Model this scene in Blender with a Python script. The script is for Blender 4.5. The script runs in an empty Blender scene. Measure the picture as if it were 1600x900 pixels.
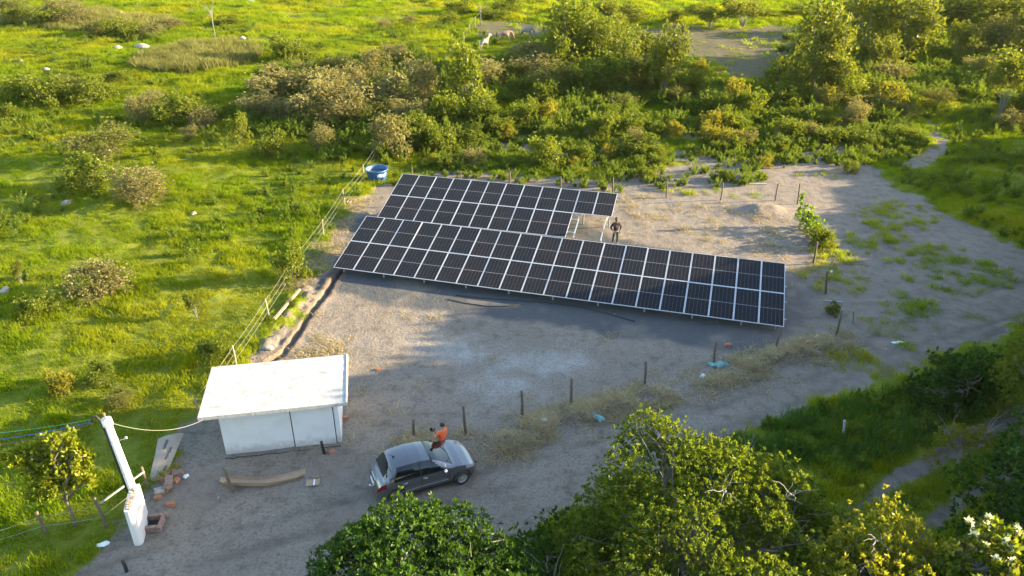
import bpy, math, random
import numpy as np
from mathutils import Vector, Matrix

C = bpy.context.scene.collection
sc = bpy.context.scene
R = math.radians
# ------------------------------------------------------------------ camera
CAM_H, F, PITCH = 20.4, 1228.3, R(28.368)
cam = bpy.data.objects.new('camera', bpy.data.cameras.new('camera'))
C.objects.link(cam)
cam.location = (0, 0, CAM_H)
cam.rotation_euler = (R(90) - PITCH, 0, 0)
cam.data.sensor_width = 36.0
cam.data.lens = 36.0 * F / 1600.0
cam.data.clip_end = 4000
sc.camera = cam
# ------------------------------------------------------------------ light
SUN_EL, SUN_AZ = R(13.5), R(6.0)          # azimuth counted from +X towards +Y
w = bpy.data.worlds.new('World'); sc.world = w; w.use_nodes = True
sky = w.node_tree.nodes.new('ShaderNodeTexSky')
sky.sky_type = 'NISHITA'; sky.sun_disc = False
sky.sun_elevation = SUN_EL; sky.sun_rotation = R(90) - SUN_AZ
sky.altitude = 50; sky.air_density = 1.0; sky.dust_density = 0.7
bg = w.node_tree.nodes['Background']
w.node_tree.links.new(sky.outputs[0], bg.inputs[0])
bg.inputs[1].default_value = 0.115
sun = bpy.data.objects.new('sun', bpy.data.lights.new('sun', 'SUN'))
C.objects.link(sun)
sun.data.energy = 5.0; sun.data.angle = R(0.5); sun.data.color = (1.0, 0.79, 0.47)
sd = Vector((math.cos(SUN_EL) * math.cos(SUN_AZ), math.cos(SUN_EL) * math.sin(SUN_AZ), math.sin(SUN_EL)))
sun.rotation_euler = sd.to_track_quat('Z', 'Y').to_euler()
sc.view_settings.view_transform = 'Standard'
sc.view_settings.look = 'None'
sc.view_settings.exposure = 2.55
sc.view_settings.gamma = 1.0
sc.cycles.max_bounces = 6; sc.cycles.diffuse_bounces = 3; sc.cycles.transparent_max_bounces = 6
sc.cycles.transmission_bounces = 3; sc.cycles.glossy_bounces = 2
# ------------------------------------------------------------------ survey helpers
def ray(px, py):
    cp, sp = math.cos(PITCH), math.sin(PITCH)
    fx, fy = (px - 800) / F, (py - 450) / F
    return Vector((fx, cp - fy * sp, -sp - fy * cp))
def G(px, py, z=0.0):
    """ground point seen at a picture position of the survey photograph"""
    d = ray(px, py); t = (CAM_H - z) / -d.z
    return Vector((d.x * t, d.y * t, z))
def px_scale(p):
    """metres per photograph pixel at a point"""
    return (p.y * math.cos(PITCH) + (CAM_H - p.z) * math.sin(PITCH)) / F
rng = np.random.default_rng(7)
random.seed(7)
# ------------------------------------------------------------------ numpy noise
def _h(ix, iy, s):
    n = (ix.astype(np.int64) * 374761393 + iy.astype(np.int64) * 668265263 + s * 974634721) & 0x7fffffff
    n = (n ^ (n >> 13)) * 1274126177 & 0x7fffffff
    return ((n ^ (n >> 16)) & 0xffff) / 65535.0
def vnoise(x, y, s=0):
    x = np.asarray(x, float); y = np.asarray(y, float)
    ix = np.floor(x); iy = np.floor(y); fx = x - ix; fy = y - iy
    fx = fx * fx * (3 - 2 * fx); fy = fy * fy * (3 - 2 * fy)
    a = _h(ix, iy, s); b = _h(ix + 1, iy, s); c = _h(ix, iy + 1, s); d = _h(ix + 1, iy + 1, s)
    return (a * (1 - fx) + b * fx) * (1 - fy) + (c * (1 - fx) + d * fx) * fy
def fbm(x, y, f, s=0, o=3):
    t = 0; a = .5; n = 0
    for k in range(o):
        t = t + a * vnoise(x * f + 17.3 * k, y * f - 9.1 * k, s + k); n += a; a *= .5; f *= 2.1
    return t / n
def sstep(a, b, v):
    t = np.clip((v - a) / (b - a), 0, 1); return t * t * (3 - 2 * t)
def poly_world(pts): return np.array([[*G(x, y)[:2]] for x, y in pts])
def psd(x, y, P):
    """signed distance, positive inside"""
    x = np.asarray(x, float); y = np.asarray(y, float)
    d = np.full(x.shape, 1e9); ins = np.zeros(x.shape, bool); n = len(P)
    for i in range(n):
        ax, ay = P[i]; bx, by = P[(i + 1) % n]
        ex, ey = bx - ax, by - ay
        t = np.clip(((x - ax) * ex + (y - ay) * ey) / (ex * ex + ey * ey + 1e-12), 0, 1)
        d = np.minimum(d, np.hypot(x - ax - t * ex, y - ay - t * ey))
        if ay != by:
            c = ((ay > y) != (by > y)) & (x < ex * (y - ay) / (by - ay) + ax)
            ins ^= c
    return np.where(ins, d, -d)
def lsd(x, y, P):
    """distance to an open polyline"""
    x = np.asarray(x, float); y = np.asarray(y, float); d = np.full(x.shape, 1e9)
    for i in range(len(P) - 1):
        ax, ay = P[i]; bx, by = P[i + 1]; ex, ey = bx - ax, by - ay
        t = np.clip(((x - ax) * ex + (y - ay) * ey) / (ex * ex + ey * ey + 1e-12), 0, 1)
        d = np.minimum(d, np.hypot(x - ax - t * ex, y - ay - t * ey))
    return d
# regions of the ground, surveyed on the photograph
DIRT = poly_world([(20, 960), (95, 900), (160, 845), (205, 812), (228, 770), (262, 735), (300, 692), (322, 640), (372, 590), (415, 545),
    (435, 515), (478, 445), (505, 400), (528, 350), (552, 318), (580, 298), (640, 275), (700, 266), (800, 272), (930, 280), (1000, 268), (1060, 256),
    (1150, 256), (1200, 246), (1290, 240), (1352, 258), (1400, 290), (1470, 330), (1600, 395), (1800, 430), (1800, 470), (1600, 512),
    (1530, 540), (1450, 580), (1330, 618), (1220, 655), (1150, 690), (1010, 760), (900, 800), (780, 860), (560, 960)])
YARD = poly_world([(365, 775), (505, 712), (647, 688), (727, 680), (816, 655), (892, 634), (1007, 603), (1116, 570), (1211, 548), (1307, 524),
    (1289, 460), (1270, 412), (1258, 362), (1246, 320), (1210, 312), (1125, 311), (1041, 307), (957, 300), (797, 280), (645, 274), (566, 290),
    (537, 318), (506, 374), (465, 432), (421, 498), (369, 575), (312, 660), (300, 740)])
GRAVEL = poly_world([(478, 446), (500, 440), (523, 405), (548, 360), (545, 340), (596, 335), (640, 280), (900, 300), (905, 345), (960, 372), (1228, 420), (1248, 408), (1262, 415),
    (1240, 432), (1290, 440), (1275, 480), (1245, 520), (1225, 545), (1170, 555), (1080, 540), (1000, 530), (900, 510), (800, 500), (700, 490), (620, 477), (540, 458)])
TRACK1 = poly_world([(1318, 800), (1395, 738), (1478, 694), (1540, 656), (1600, 630), (1700, 570), (1760, 560), (1700, 625), (1545, 692), (1480, 728), (1420, 757), (1345, 800)])
TRACK2 = poly_world([(1420, 830), (1480, 782), (1540, 738), (1600, 705), (1760, 620), (1780, 650), (1620, 735), (1540, 770), (1490, 810), (1440, 850)])
FIELD = poly_world([(985, 48), (1060, 38), (1130, 46), (1200, 40), (1270, 40), (1260, 90), (1200, 125), (1130, 120), (1085, 90), (1010, 70)])
FIELD2 = poly_world([(735, 40), (790, 33), (850, 38), (860, 55), (790, 58), (745, 60)])
WEEDY = poly_world([(600, 292), (640, 255), (700, 225), (800, 205), (1000, 205), (1150, 190), (1300, 180), (1440, 200), (1380, 262), (1290, 245), (1200, 262), (1050, 285), (960, 305), (640, 285)])
PATH = poly_world([(1455, 190), (1462, 205), (1470, 220), (1462, 240), (1420, 262)])
TRENCH = poly_world([(420, 566), (440, 556), (460, 530), (483, 492), (503, 468), (516, 446), (526, 432), (534, 424)])
RIDGE = poly_world([(640, 705), (735, 702), (790, 690), (850, 668), (930, 645), (1010, 622), (1090, 598), (1180, 575), (1240, 555), (1310, 535)])
PALES = [(790, 600, 3.2, 1.2), (1330, 372, 2.2, 1.6), (1290, 355, 1.5, 1.0), (700, 540, 3, 1.2), (1215, 375, 2.5, 1.0), (860, 570, 3, 1)]
PATCH = [(1305, 398, 1.7, .9), (1312, 440, 2.3, 1.1), (1430, 482, 2.4, 1.1), (1385, 512, 1.8, .7), (1310, 560, 1.0, .5), (1412, 537, .9, .5),
    (1478, 455, 2.0, .6), (1530, 497, 1, .4), (1345, 575, 2.2, .6), (1395, 380, 3, 1.0), (1470, 405, 3, 1.2), (1290, 418, 1.5, .6),
    (1325, 372, 1.2, .7), (1370, 355, 1.5, .8), (1400, 340, 3.5, 1.5), (1540, 440, 3, .8), (1020, 640, .5, .25), (880, 693, .35, .2), (893, 700, .3, .2), (1330, 550, .9, .4), (1275, 275, 2, .5),
    (1070, 300, 2.4, .5), (1180, 305, 1.2, .4), (1120, 303, 1.4, .35), (945, 305, 1, .3)]
PATCHW = [(*G(a, b)[:2], c * .95, d * .95) for a, b, c, d in PATCH]
PALEW = [(*G(a, b)[:2], c, d) for a, b, c, d in PALES]
def ell(x, y, L):
    m = np.full(np.shape(x), -3.0)
    for cx, cy, rx, ry in L:
        m = np.maximum(m, 1 - np.hypot((x - cx) / rx, (y - cy) / (ry * 1.8)))
    return m
def masks(x, y):
    x = np.asarray(x, float); y = np.asarray(y, float)
    n1 = fbm(x, y, .55, 3) - .5; n2 = fbm(x, y, 2.0, 11) - .5
    wob = n1 * 2.4 + n2 * 1.0
    d = sstep(-.35, .35, psd(x, y, DIRT) + wob)
    tr = np.maximum(psd(x, y, TRACK1), psd(x, y, TRACK2)) + wob * .18
    tr = sstep(-.2, .2, tr)
    pt = sstep(.9, .4, lsd(x, y, PATH) + wob * .3) * .8
    d = np.maximum(np.maximum(d, tr), pt)
    pm = sstep(.05, .65, ell(x, y, PATCHW) + n1 * 1.2 + n2 * 1.5)
    d = d * (1 - pm * .42)
    wd = sstep(-.5, .8, psd(x, y, WEEDY) + wob)
    wb = wd * sstep(.50, .62, fbm(x, y, .32, 21) + .22 * n2 + .06)
    d = np.maximum(d, wb * .85)
    fl = np.maximum(psd(x, y, FIELD), psd(x, y, FIELD2))
    dry = sstep(-1.5, 1.5, fl + wob * 2.0)
    gr = sstep(-.3, .3, psd(x, y, GRAVEL) + wob * .45)
    pl = sstep(0.0, .8, ell(x, y, PALEW) + n1 * 1.2 + n2 * .6)
    return d, gr * d, pl * d, dry
RUT1 = poly_world([(60, 915), (230, 862), (420, 812), (600, 768), (760, 735), (930, 690), (1100, 640), (1260, 592), (1420, 545), (1600, 490)])
RUT2 = poly_world([(90, 960), (300, 885), (470, 838), (640, 800), (830, 752), (1000, 706), (1160, 660), (1300, 608), (1450, 560), (1600, 505)])
RUT3 = poly_world([(1310, 560), (1400, 510), (1500, 470), (1600, 440)])
MOUND = G(1192, 330)
def height(x, y, mk=None):
    x = np.asarray(x, float); y = np.asarray(y, float)
    d, gr, pl, dry = mk if mk is not None else masks(x, y)
    g = (1 - d) * (1 - .7 * dry)
    far = sstep(60, 110, y)
    z = g * ((fbm(x, y, .16, 31) - .45) * (.5 + .5 * far) + (fbm(x, y, .75, 41) - .45) * .32)
    z = z + d * ((fbm(x, y, .5, 51) - .5) * .10 + (fbm(x, y, 2.2, 61) - .5) * .05) * (1 - .6 * gr)
    z = z + .24 * np.exp(-(lsd(x, y, RIDGE) / .5) ** 2) * (.15 + 1.2 * sstep(.42, .58, fbm(x, y, .9, 131)))
    z = z + .5 * np.exp(-(((x - MOUND.x) / 1.3) ** 2 + ((y - MOUND.y) / .9) ** 2)) * (.6 + .8 * fbm(x, y, 1.6, 81))
    t = lsd(x, y, TRENCH)
    z = z - .38 * sstep(.13, .05, t + (fbm(x, y, 2.5, 91) - .5) * .12) + .10 * np.exp(-((t - .26) / .14) ** 2) * (fbm(x, y, 1.4, 95))
    z = z - .05 * d * (np.exp(-(lsd(x, y, RUT1) / .18) ** 2) + np.exp(-(lsd(x, y, RUT2) / .2) ** 2) + np.exp(-(lsd(x, y, RUT3) / .2) ** 2)) * (.4 + fbm(x, y, .8, 207))
    side = np.clip((TRENCH[0][0] - x) * .5 + 1.3, 0, 1)
    spoil = np.exp(-((t - .9) / .55) ** 2) * sstep(.3, .6, fbm(x, y, 1.3, 97)) * (x < np.interp(y, TRENCH[:, 1], TRENCH[:, 0]))
    z = z + .42 * (fbm(x, y, 2.6, 99) * 1.4 - .25) * spoil * ((y > TRENCH[0][1]) & (y < TRENCH[-1][1]))
    return z
def hz(x, y): return float(height(np.array([x]), np.array([y]))[0])
def GP(px, py):
    p = G(px, py)
    for _ in range(3): p = G(px, py, hz(p.x, p.y))
    return p
# ------------------------------------------------------------------ materials
def mat(name, col, rough=.8, metal=0., spec=.5, noise=None, bump=None, coat=0.):
    m = bpy.data.materials.new(name); m.use_nodes = True
    nt = m.node_tree; b = nt.nodes['Principled BSDF']
    b.inputs['Base Color'].default_value = (*col, 1); b.inputs['Roughness'].default_value = rough
    b.inputs['Metallic'].default_value = metal; b.inputs['Specular IOR Level'].default_value = spec
    b.inputs['Coat Weight'].default_value = coat; b.inputs['Coat Roughness'].default_value = .08
    if noise or bump:
        tc = nt.nodes.new('ShaderNodeTexCoord')
        if noise:
            scale, col2, lo, hi = noise
            n = nt.nodes.new('ShaderNodeTexNoise'); n.inputs['Scale'].default_value = scale; n.inputs['Detail'].default_value = 6
            n.inputs['Roughness'].default_value = .65
            nt.links.new(tc.outputs['Object'], n.inputs['Vector'])
            r = nt.nodes.new('ShaderNodeMapRange'); r.inputs[1].default_value = lo; r.inputs[2].default_value = hi
            nt.links.new(n.outputs['Fac'], r.inputs[0])
            mx = nt.nodes.new('ShaderNodeMix'); mx.data_type = 'RGBA'
            mx.inputs[6].default_value = (*col, 1); mx.inputs[7].default_value = (*col2, 1)
            nt.links.new(r.outputs[0], mx.inputs[0]); nt.links.new(mx.outputs[2], b.inputs['Base Color'])
        if bump:
            n2 = nt.nodes.new('ShaderNodeTexNoise'); n2.inputs['Scale'].default_value = bump[0]; n2.inputs['Detail'].default_value = 5
            nt.links.new(tc.outputs['Object'], n2.inputs['Vector'])
            bp = nt.nodes.new('ShaderNodeBump'); bp.inputs['Strength'].default_value = bump[1]; bp.inputs['Distance'].default_value = bump[2]
            nt.links.new(n2.outputs['Fac'], bp.inputs['Height']); nt.links.new(bp.outputs[0], b.inputs['Normal'])
    return m
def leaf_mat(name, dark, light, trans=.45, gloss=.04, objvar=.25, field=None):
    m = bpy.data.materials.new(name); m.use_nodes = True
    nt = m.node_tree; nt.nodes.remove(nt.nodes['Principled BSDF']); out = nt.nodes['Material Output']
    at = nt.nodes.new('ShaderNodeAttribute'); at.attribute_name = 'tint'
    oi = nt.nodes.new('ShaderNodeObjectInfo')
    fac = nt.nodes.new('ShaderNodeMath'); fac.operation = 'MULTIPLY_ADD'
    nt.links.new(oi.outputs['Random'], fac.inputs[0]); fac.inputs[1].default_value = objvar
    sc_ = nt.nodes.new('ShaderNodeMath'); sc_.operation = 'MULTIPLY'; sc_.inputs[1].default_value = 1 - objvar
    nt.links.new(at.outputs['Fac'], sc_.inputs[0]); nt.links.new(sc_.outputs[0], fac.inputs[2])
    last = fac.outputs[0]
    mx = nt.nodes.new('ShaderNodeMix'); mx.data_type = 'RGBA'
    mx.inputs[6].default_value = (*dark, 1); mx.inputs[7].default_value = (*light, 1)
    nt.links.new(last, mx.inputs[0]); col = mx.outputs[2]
    if field:
        n = nt.nodes.new('ShaderNodeTexNoise'); n.inputs['Scale'].default_value = field[0]; n.inputs['Detail'].default_value = 3
        nt.links.new(oi.outputs['Location'], n.inputs['Vector'])
        r = nt.nodes.new('ShaderNodeMapRange'); r.inputs[1].default_value = .42; r.inputs[2].default_value = .68
        nt.links.new(n.outputs['Fac'], r.inputs[0])
        m2 = nt.nodes.new('ShaderNodeMix'); m2.data_type = 'RGBA'
        nt.links.new(r.outputs[0], m2.inputs[0]); nt.links.new(col, m2.inputs[6]); m2.inputs[7].default_value = (*field[1], 1)
        col = m2.outputs[2]
    df = nt.nodes.new('ShaderNodeBsdfDiffuse'); tr = nt.nodes.new('ShaderNodeBsdfTranslucent')
    gl = nt.nodes.new('ShaderNodeBsdfGlossy'); gl.inputs['Roughness'].default_value = .45; gl.inputs['Color'].default_value = (.8, .8, .75, 1)
    hs = nt.nodes.new('ShaderNodeMix'); hs.data_type = 'RGBA'; hs.blend_type = 'MULTIPLY'; hs.inputs[0].default_value = 1
    nt.links.new(col, hs.inputs[6]); hs.inputs[7].default_value = (1.45, 1.4, .5, 1)
    nt.links.new(col, df.inputs[0]); nt.links.new(hs.outputs[2], tr.inputs[0])
    s1 = nt.nodes.new('ShaderNodeMixShader'); s1.inputs[0].default_value = trans
    s2 = nt.nodes.new('ShaderNodeMixShader'); s2.inputs[0].default_value = gloss
    nt.links.new(df.outputs[0], s1.inputs[1]); nt.links.new(tr.outputs[0], s1.inputs[2])
    nt.links.new(s1.outputs[0], s2.inputs[1]); nt.links.new(gl.outputs[0], s2.inputs[2])
    nt.links.new(s2.outputs[0], out.inputs[0])
    return m
M = {}
M['white_wall'] = mat('white_paint', (.56, .56, .56), .8, noise=(2.2, (.46, .46, .455), .5, .8))
M['roof'] = mat('roof_screed', (.39, .384, .372), .85, noise=(3.0, (.25, .242, .23), .50, .74), bump=(7, .5, .03))
M['dark'] = mat('gap_shade', (.02, .02, .02), .9)  # near-black colour for shade inside the door gap and the pit
M['concrete'] = mat('pole_concrete', (.76, .75, .72), .85, noise=(6, (.60, .58, .54), .5, .8))
M['rubble'] = mat('rubble', (.45, .36, .30), .95, noise=(14, (.25, .16, .12), .45, .6), bump=(20, .8, .03))
M['brick'] = mat('clay_brick', (.33, .125, .07), .9, noise=(7, (.36, .21, .15), .45, .75), bump=(25, .4, .01))
M['brick_old'] = mat('mortared_brick', (.21, .115, .085), .95, noise=(9, (.24, .20, .175), .42, .6), bump=(20, .5, .01))
M['card'] = mat('cardboard', (.36, .26, .165), .9, noise=(3, (.28, .20, .13), .4, .7))
M['card_grey'] = mat('grey_cardboard', (.32, .27, .22), .9, noise=(3, (.26, .215, .175), .4, .7))
M['print'] = mat('box_print', (.10, .10, .11), .9)
M['post'] = mat('weathered_post', (.13, .10, .07), .95, noise=(9, (.075, .06, .042), .4, .7), bump=(30, .4, .01))
M['post_pale'] = mat('pale_post', (.30, .235, .155), .95, noise=(9, (.20, .155, .10), .4, .7))
M['post_grey'] = mat('grey_post', (.30, .30, .30), .95, noise=(9, (.2, .2, .19), .4, .7))
M['plank'] = mat('plank_wood', (.34, .27, .17), .9, noise=(8, (.25, .19, .12), .4, .7))
M['wire'] = mat('fence_wire', (.26, .26, .24), .6, .3)
M['alu'] = mat('aluminium', (.60, .61, .62), .42, .4)
M['steel'] = mat('galvanised_steel', (.42, .44, .45), .5, .6)
M['black'] = mat('black_rubber', (.018, .018, .02), .7)
M['tank'] = mat('blue_plastic', (.025, .085, .22), .45, noise=(3, (.035, .11, .25), .4, .7))
M['water'] = mat('tank_water', (.05, .10, .10), .05, spec=.6)
M['sack'] = mat('turquoise_sack', (.17, .36, .36), .7, noise=(9, (.09, .24, .26), .4, .7), bump=(10, .7, .05))
M['litter'] = mat('white_plastic', (.80, .81, .82), .45)
M['rock'] = mat('pale_rock', (.34, .31, .26), .9, noise=(3, (.19, .17, .14), .42, .6), bump=(4, .5, .1))
M['bark'] = mat('grey_bark', (.17, .145, .115), .95, noise=(6, (.12, .10, .08), .4, .7))
M['bark_pale'] = mat('pale_bark', (.20, .19, .165), .95, noise=(6, (.18, .165, .14), .4, .7))
M['bark_dark'] = mat('dark_bark', (.12, .095, .07), .95)
M['paint'] = mat('grey_car_paint', (.155, .155, .165), .32, .75, coat=.8)
M['carglass'] = mat('car_glass', (.008, .011, .013), .04, spec=.5)
M['chrome'] = mat('chrome', (.85, .85, .86), .18, .9)
M['lamp_red'] = mat('tail_lamp', (.13, .008, .008), .2)
M['lamp_clear'] = mat('head_lamp', (.34, .36, .38), .15, .2)
M['trim'] = mat('black_trim', (.015, .015, .016), .55)
M['silver'] = mat('wheel_silver', (.42, .42, .43), .35, .7)
M['plate'] = mat('number_plate', (.72, .73, .75), .5)
M['skin'] = mat('skin', (.11, .058, .036), .6)
M['skin2'] = mat('tanned_skin', (.42, .24, .15), .6)
M['hair'] = mat('black_hair', (.012, .010, .009), .7)
M['orange'] = mat('orange_cotton', (.80, .13, .035), .85, bump=(16, .4, .02))
M['blackcloth'] = mat('black_cotton', (.014, .014, .017), .9, bump=(16, .4, .02))
M['darkjean'] = mat('dark_trousers', (.022, .022, .028), .9)
M['greycloth'] = mat('grey_cotton', (.25, .25, .26), .9)
M['redprint'] = mat('red_print', (.55, .05, .07), .8)
M['shoe'] = mat('pale_shoe', (.45, .42, .40), .7)
M['horse_white'] = mat('white_coat', (.21, .20, .18), .8, noise=(2, (.16, .145, .125), .4, .7))
M['horse_roan'] = mat('roan_coat', (.26, .135, .10), .8, noise=(1.5, (.34, .23, .18), .4, .65))
M['horse_leg'] = mat('dark_coat', (.06, .035, .025), .85)
M['blue_cable'] = mat('blue_cable', (.03, .10, .30), .5)
M['green_cable'] = mat('green_cable', (.05, .25, .12), .5)
M['grey_cable'] = mat('pale_cable', (.16, .18, .12), .6)
M['tyre'] = M['black']
M['petal'] = leaf_mat('white_petal', (.72, .70, .58), (.85, .84, .76), .3, .02)
# foliage
M['grass'] = leaf_mat('pasture_grass', (.112, .182, .006), (.205, .268, .008), .60, .006, .5, field=(.10, (.260, .265, .012)))
M['grass_dry'] = leaf_mat('reed_grass', (.12, .13, .035), (.20, .19, .06), .4, .02, .4)
M['tall'] = leaf_mat('shaded_grass', (.042, .100, .014), (.085, .165, .020), .45, .03, .4)  # darker green copy of the grass, shade put into its colour
M['creep'] = leaf_mat('creeping_leaf', (.060, .090, .022), (.110, .135, .035), .4, .03, .4)
M['straw'] = leaf_mat('dry_straw', (.27, .215, .125), (.47, .39, .24), .25, .02, .4)
M['weed'] = leaf_mat('weed_leaf', (.070, .118, .012), (.165, .215, .020), .5, .02, .3)
M['lf_olive'] = leaf_mat('olive_leaf', (.085, .108, .014), (.180, .200, .024), .48, .02, .35)
M['lf_brown'] = leaf_mat('brown_leaf', (.130, .130, .045), (.285, .250, .120), .45, .02, .30)
M['lf_green'] = leaf_mat('green_leaf', (.075, .110, .012), (.185, .215, .020), .48, .02, .35)
M['lf_dark'] = leaf_mat('dark_leaf', (.085, .100, .024), (.180, .178, .050), .45, .02, .3)
M['lf_yellow'] = leaf_mat('yellow_leaf', (.140, .150, .018), (.27, .24, .026), .5, .02, .3)
M['lf_front'] = leaf_mat('glossy_leaf', (.022, .052, .010), (.068, .135, .013), .40, .02, .0)
M['lf_big'] = leaf_mat('sunlit_top_leaf', (.034, .088, .010), (.150, .185, .016), .48, .02, .0)  # light end of the mix paints the sunlit top of the crown
M['lf_cassia'] = leaf_mat('yellow_green_leaf', (.075, .115, .012), (.235, .235, .018), .5, .03, .0)
M['lf_garden'] = leaf_mat('light_leaf', (.120, .170, .012), (.270, .285, .018), .55, .03, .0)
M['lf_vine'] = leaf_mat('vine_leaf', (.10, .18, .012), (.20, .27, .018), .5, .03, .0)
# ------------------------------------------------------------------ ground material
def ground_mat():
    m = bpy.data.materials.new('ground_soil'); m.use_nodes = True
    nt = m.node_tree; b = nt.nodes['Principled BSDF']; b.inputs['Roughness'].default_value = .97; b.inputs['Specular IOR Level'].default_value = .15
    N = lambda t: nt.nodes.new(t); L = nt.links.new
    geo = N('ShaderNodeNewGeometry')
    def noise(s, d=6, r=.6):
        n = N('ShaderNodeTexNoise'); n.inputs['Scale'].default_value = s; n.inputs['Detail'].default_value = d; n.inputs['Roughness'].default_value = r
        L(geo.outputs['Position'], n.inputs['Vector']); return n.outputs['Fac']
    def rng_(v, a, b_, c=0, d=1):
        r = N('ShaderNodeMapRange'); r.inputs[1].default_value = a; r.inputs[2].default_value = b_; r.inputs[3].default_value = c; r.inputs[4].default_value = d
        L(v, r.inputs[0]); return r.outputs[0]
    def mix(f, a, b_):
        x = N('ShaderNodeMix'); x.data_type = 'RGBA'
        L(f, x.inputs[0])
        for i, c in ((6, a), (7, b_)):
            if isinstance(c, tuple): x.inputs[i].default_value = (*c, 1)
            else: L(c, x.inputs[i])
        return x.outputs[2]
    def att(n):
        a = N('ShaderNodeAttribute'); a.attribute_name = n; return a.outputs['Fac']
    n_big, n_mid, n_fine = noise(.35, 4), noise(1.6, 6), noise(9, 6, .7)
    grass = mix(rng_(n_mid, .35, .65), (.115, .145, .012), (.165, .18, .018))
    dry = mix(rng_(n_mid, .4, .6), (.125, .10, .06), (.085, .085, .035))
    grass = mix(att('m_dry'), grass, dry)
    sand = mix(rng_(n_big, .35, .65), (.205, .172, .140), (.245, .212, .175))
    sand = mix(rng_(n_mid, .5, .72), sand, (.135, .11, .085))
    sand = mix(rng_(n_fine, .48, .66, 0, .75), sand, (.095, .077, .058))
    sand = mix(rng_(noise(28, 3), .64, .72, 0, .5), sand, (.32, .29, .25))
    grav = mix(rng_(noise(30, 3, .8), .35, .65), (.052, .057, .062), (.098, .101, .105))
    grav = mix(rng_(n_mid, .52, .75, 0, .5), grav, (.11, .097, .08))
    pale = mix(rng_(n_fine, .4, .65), (.36, .35, .33), (.23, .215, .195))
    gm = N('ShaderNodeMath'); gm.operation = 'MULTIPLY'; L(att('m_gravel'), gm.inputs[0]); L(rng_(n_mid, .25, .45, .75, 1), gm.inputs[1])
    sand = mix(gm.outputs[0], sand, grav)
    pm = N('ShaderNodeMath'); pm.operation = 'MULTIPLY'; L(att('m_pale'), pm.inputs[0]); L(rng_(n_mid, .35, .6, .3, .9), pm.inputs[1])
    sand = mix(pm.outputs[0], sand, pale)
    sand = mix(att('m_brown'), sand, mix(rng_(n_mid, .35, .65), (.235, .195, .160), (.165, .135, .110)))
    sand = mix(att('m_rut_shade'), sand, (.105, .088, .072))  # ruts darkened in colour, since their relief alone shades too little
    sand = mix(att('m_clay'), sand, (.16, .095, .055))
    # ragged dirt/grass edge
    e = N('ShaderNodeMath'); e.operation = 'ADD'; L(att('m_dirt'), e.inputs[0]); L(rng_(n_fine, .3, .7, -.25, .25), e.inputs[1])
    col = mix(rng_(e.outputs[0], .35, .65), grass, sand)
    L(col, b.inputs['Base Color'])
    bp = N('ShaderNodeBump'); bp.inputs['Strength'].default_value = .8; bp.inputs['Distance'].default_value = .12
    hsum = N('ShaderNodeMath'); hsum.operation = 'MULTIPLY_ADD'; L(n_fine, hsum.inputs[0]); hsum.inputs[1].default_value = .6; L(n_mid, hsum.inputs[2])
    L(hsum.outputs[0], bp.inputs['Height']); L(bp.outputs[0], b.inputs['Normal'])
    return m
M['ground'] = ground_mat()
# ------------------------------------------------------------------ object helpers
def link(o, parent=None):
    C.objects.link(o)
    if parent is not None: o.parent = parent
    return o
def tag(o, label=None, cat=None, group=None, kind=None):
    if label: o['label'] = label
    if cat: o['category'] = cat
    if group: o['group'] = group
    if kind: o['kind'] = kind
    return o
def thing(name, label, cat, loc=(0, 0, 0), rz=0., group=None):
    o = bpy.data.objects.new(name, None); o.empty_display_size = .2
    link(o); o.location = loc; o.rotation_euler = (0, 0, rz)
    return tag(o, label, cat, group)
def np_mesh(name, V, Fs, smooth=False, attrs=None):
    """V (n,3); Fs list of arrays with a fixed number of corners each"""
    me = bpy.data.meshes.new(name); V = np.asarray(V, np.float32)
    me.vertices.add(len(V)); me.vertices.foreach_set('co', V.ravel())
    Fs = [np.asarray(f, np.int32) for f in Fs if len(f)]
    tot = sum(f.size for f in Fs); me.loops.add(tot)
    me.loops.foreach_set('vertex_index', np.concatenate([f.ravel() for f in Fs]))
    cnt = np.concatenate([np.full(len(f), f.shape[1], np.int32) for f in Fs])
    me.polygons.add(len(cnt)); st = np.concatenate([[0], np.cumsum(cnt)[:-1]]).astype(np.int32)
    me.polygons.foreach_set('loop_start', st)
    if smooth: me.polygons.foreach_set('use_smooth', np.ones(len(cnt), bool))
    for k, a in (attrs or {}).items():
        at = me.attributes.new(k, 'FLOAT', 'POINT'); at.data.foreach_set('value', np.asarray(a, np.float32))
    me.update(calc_edges=True); me.validate()
    return me
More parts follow.
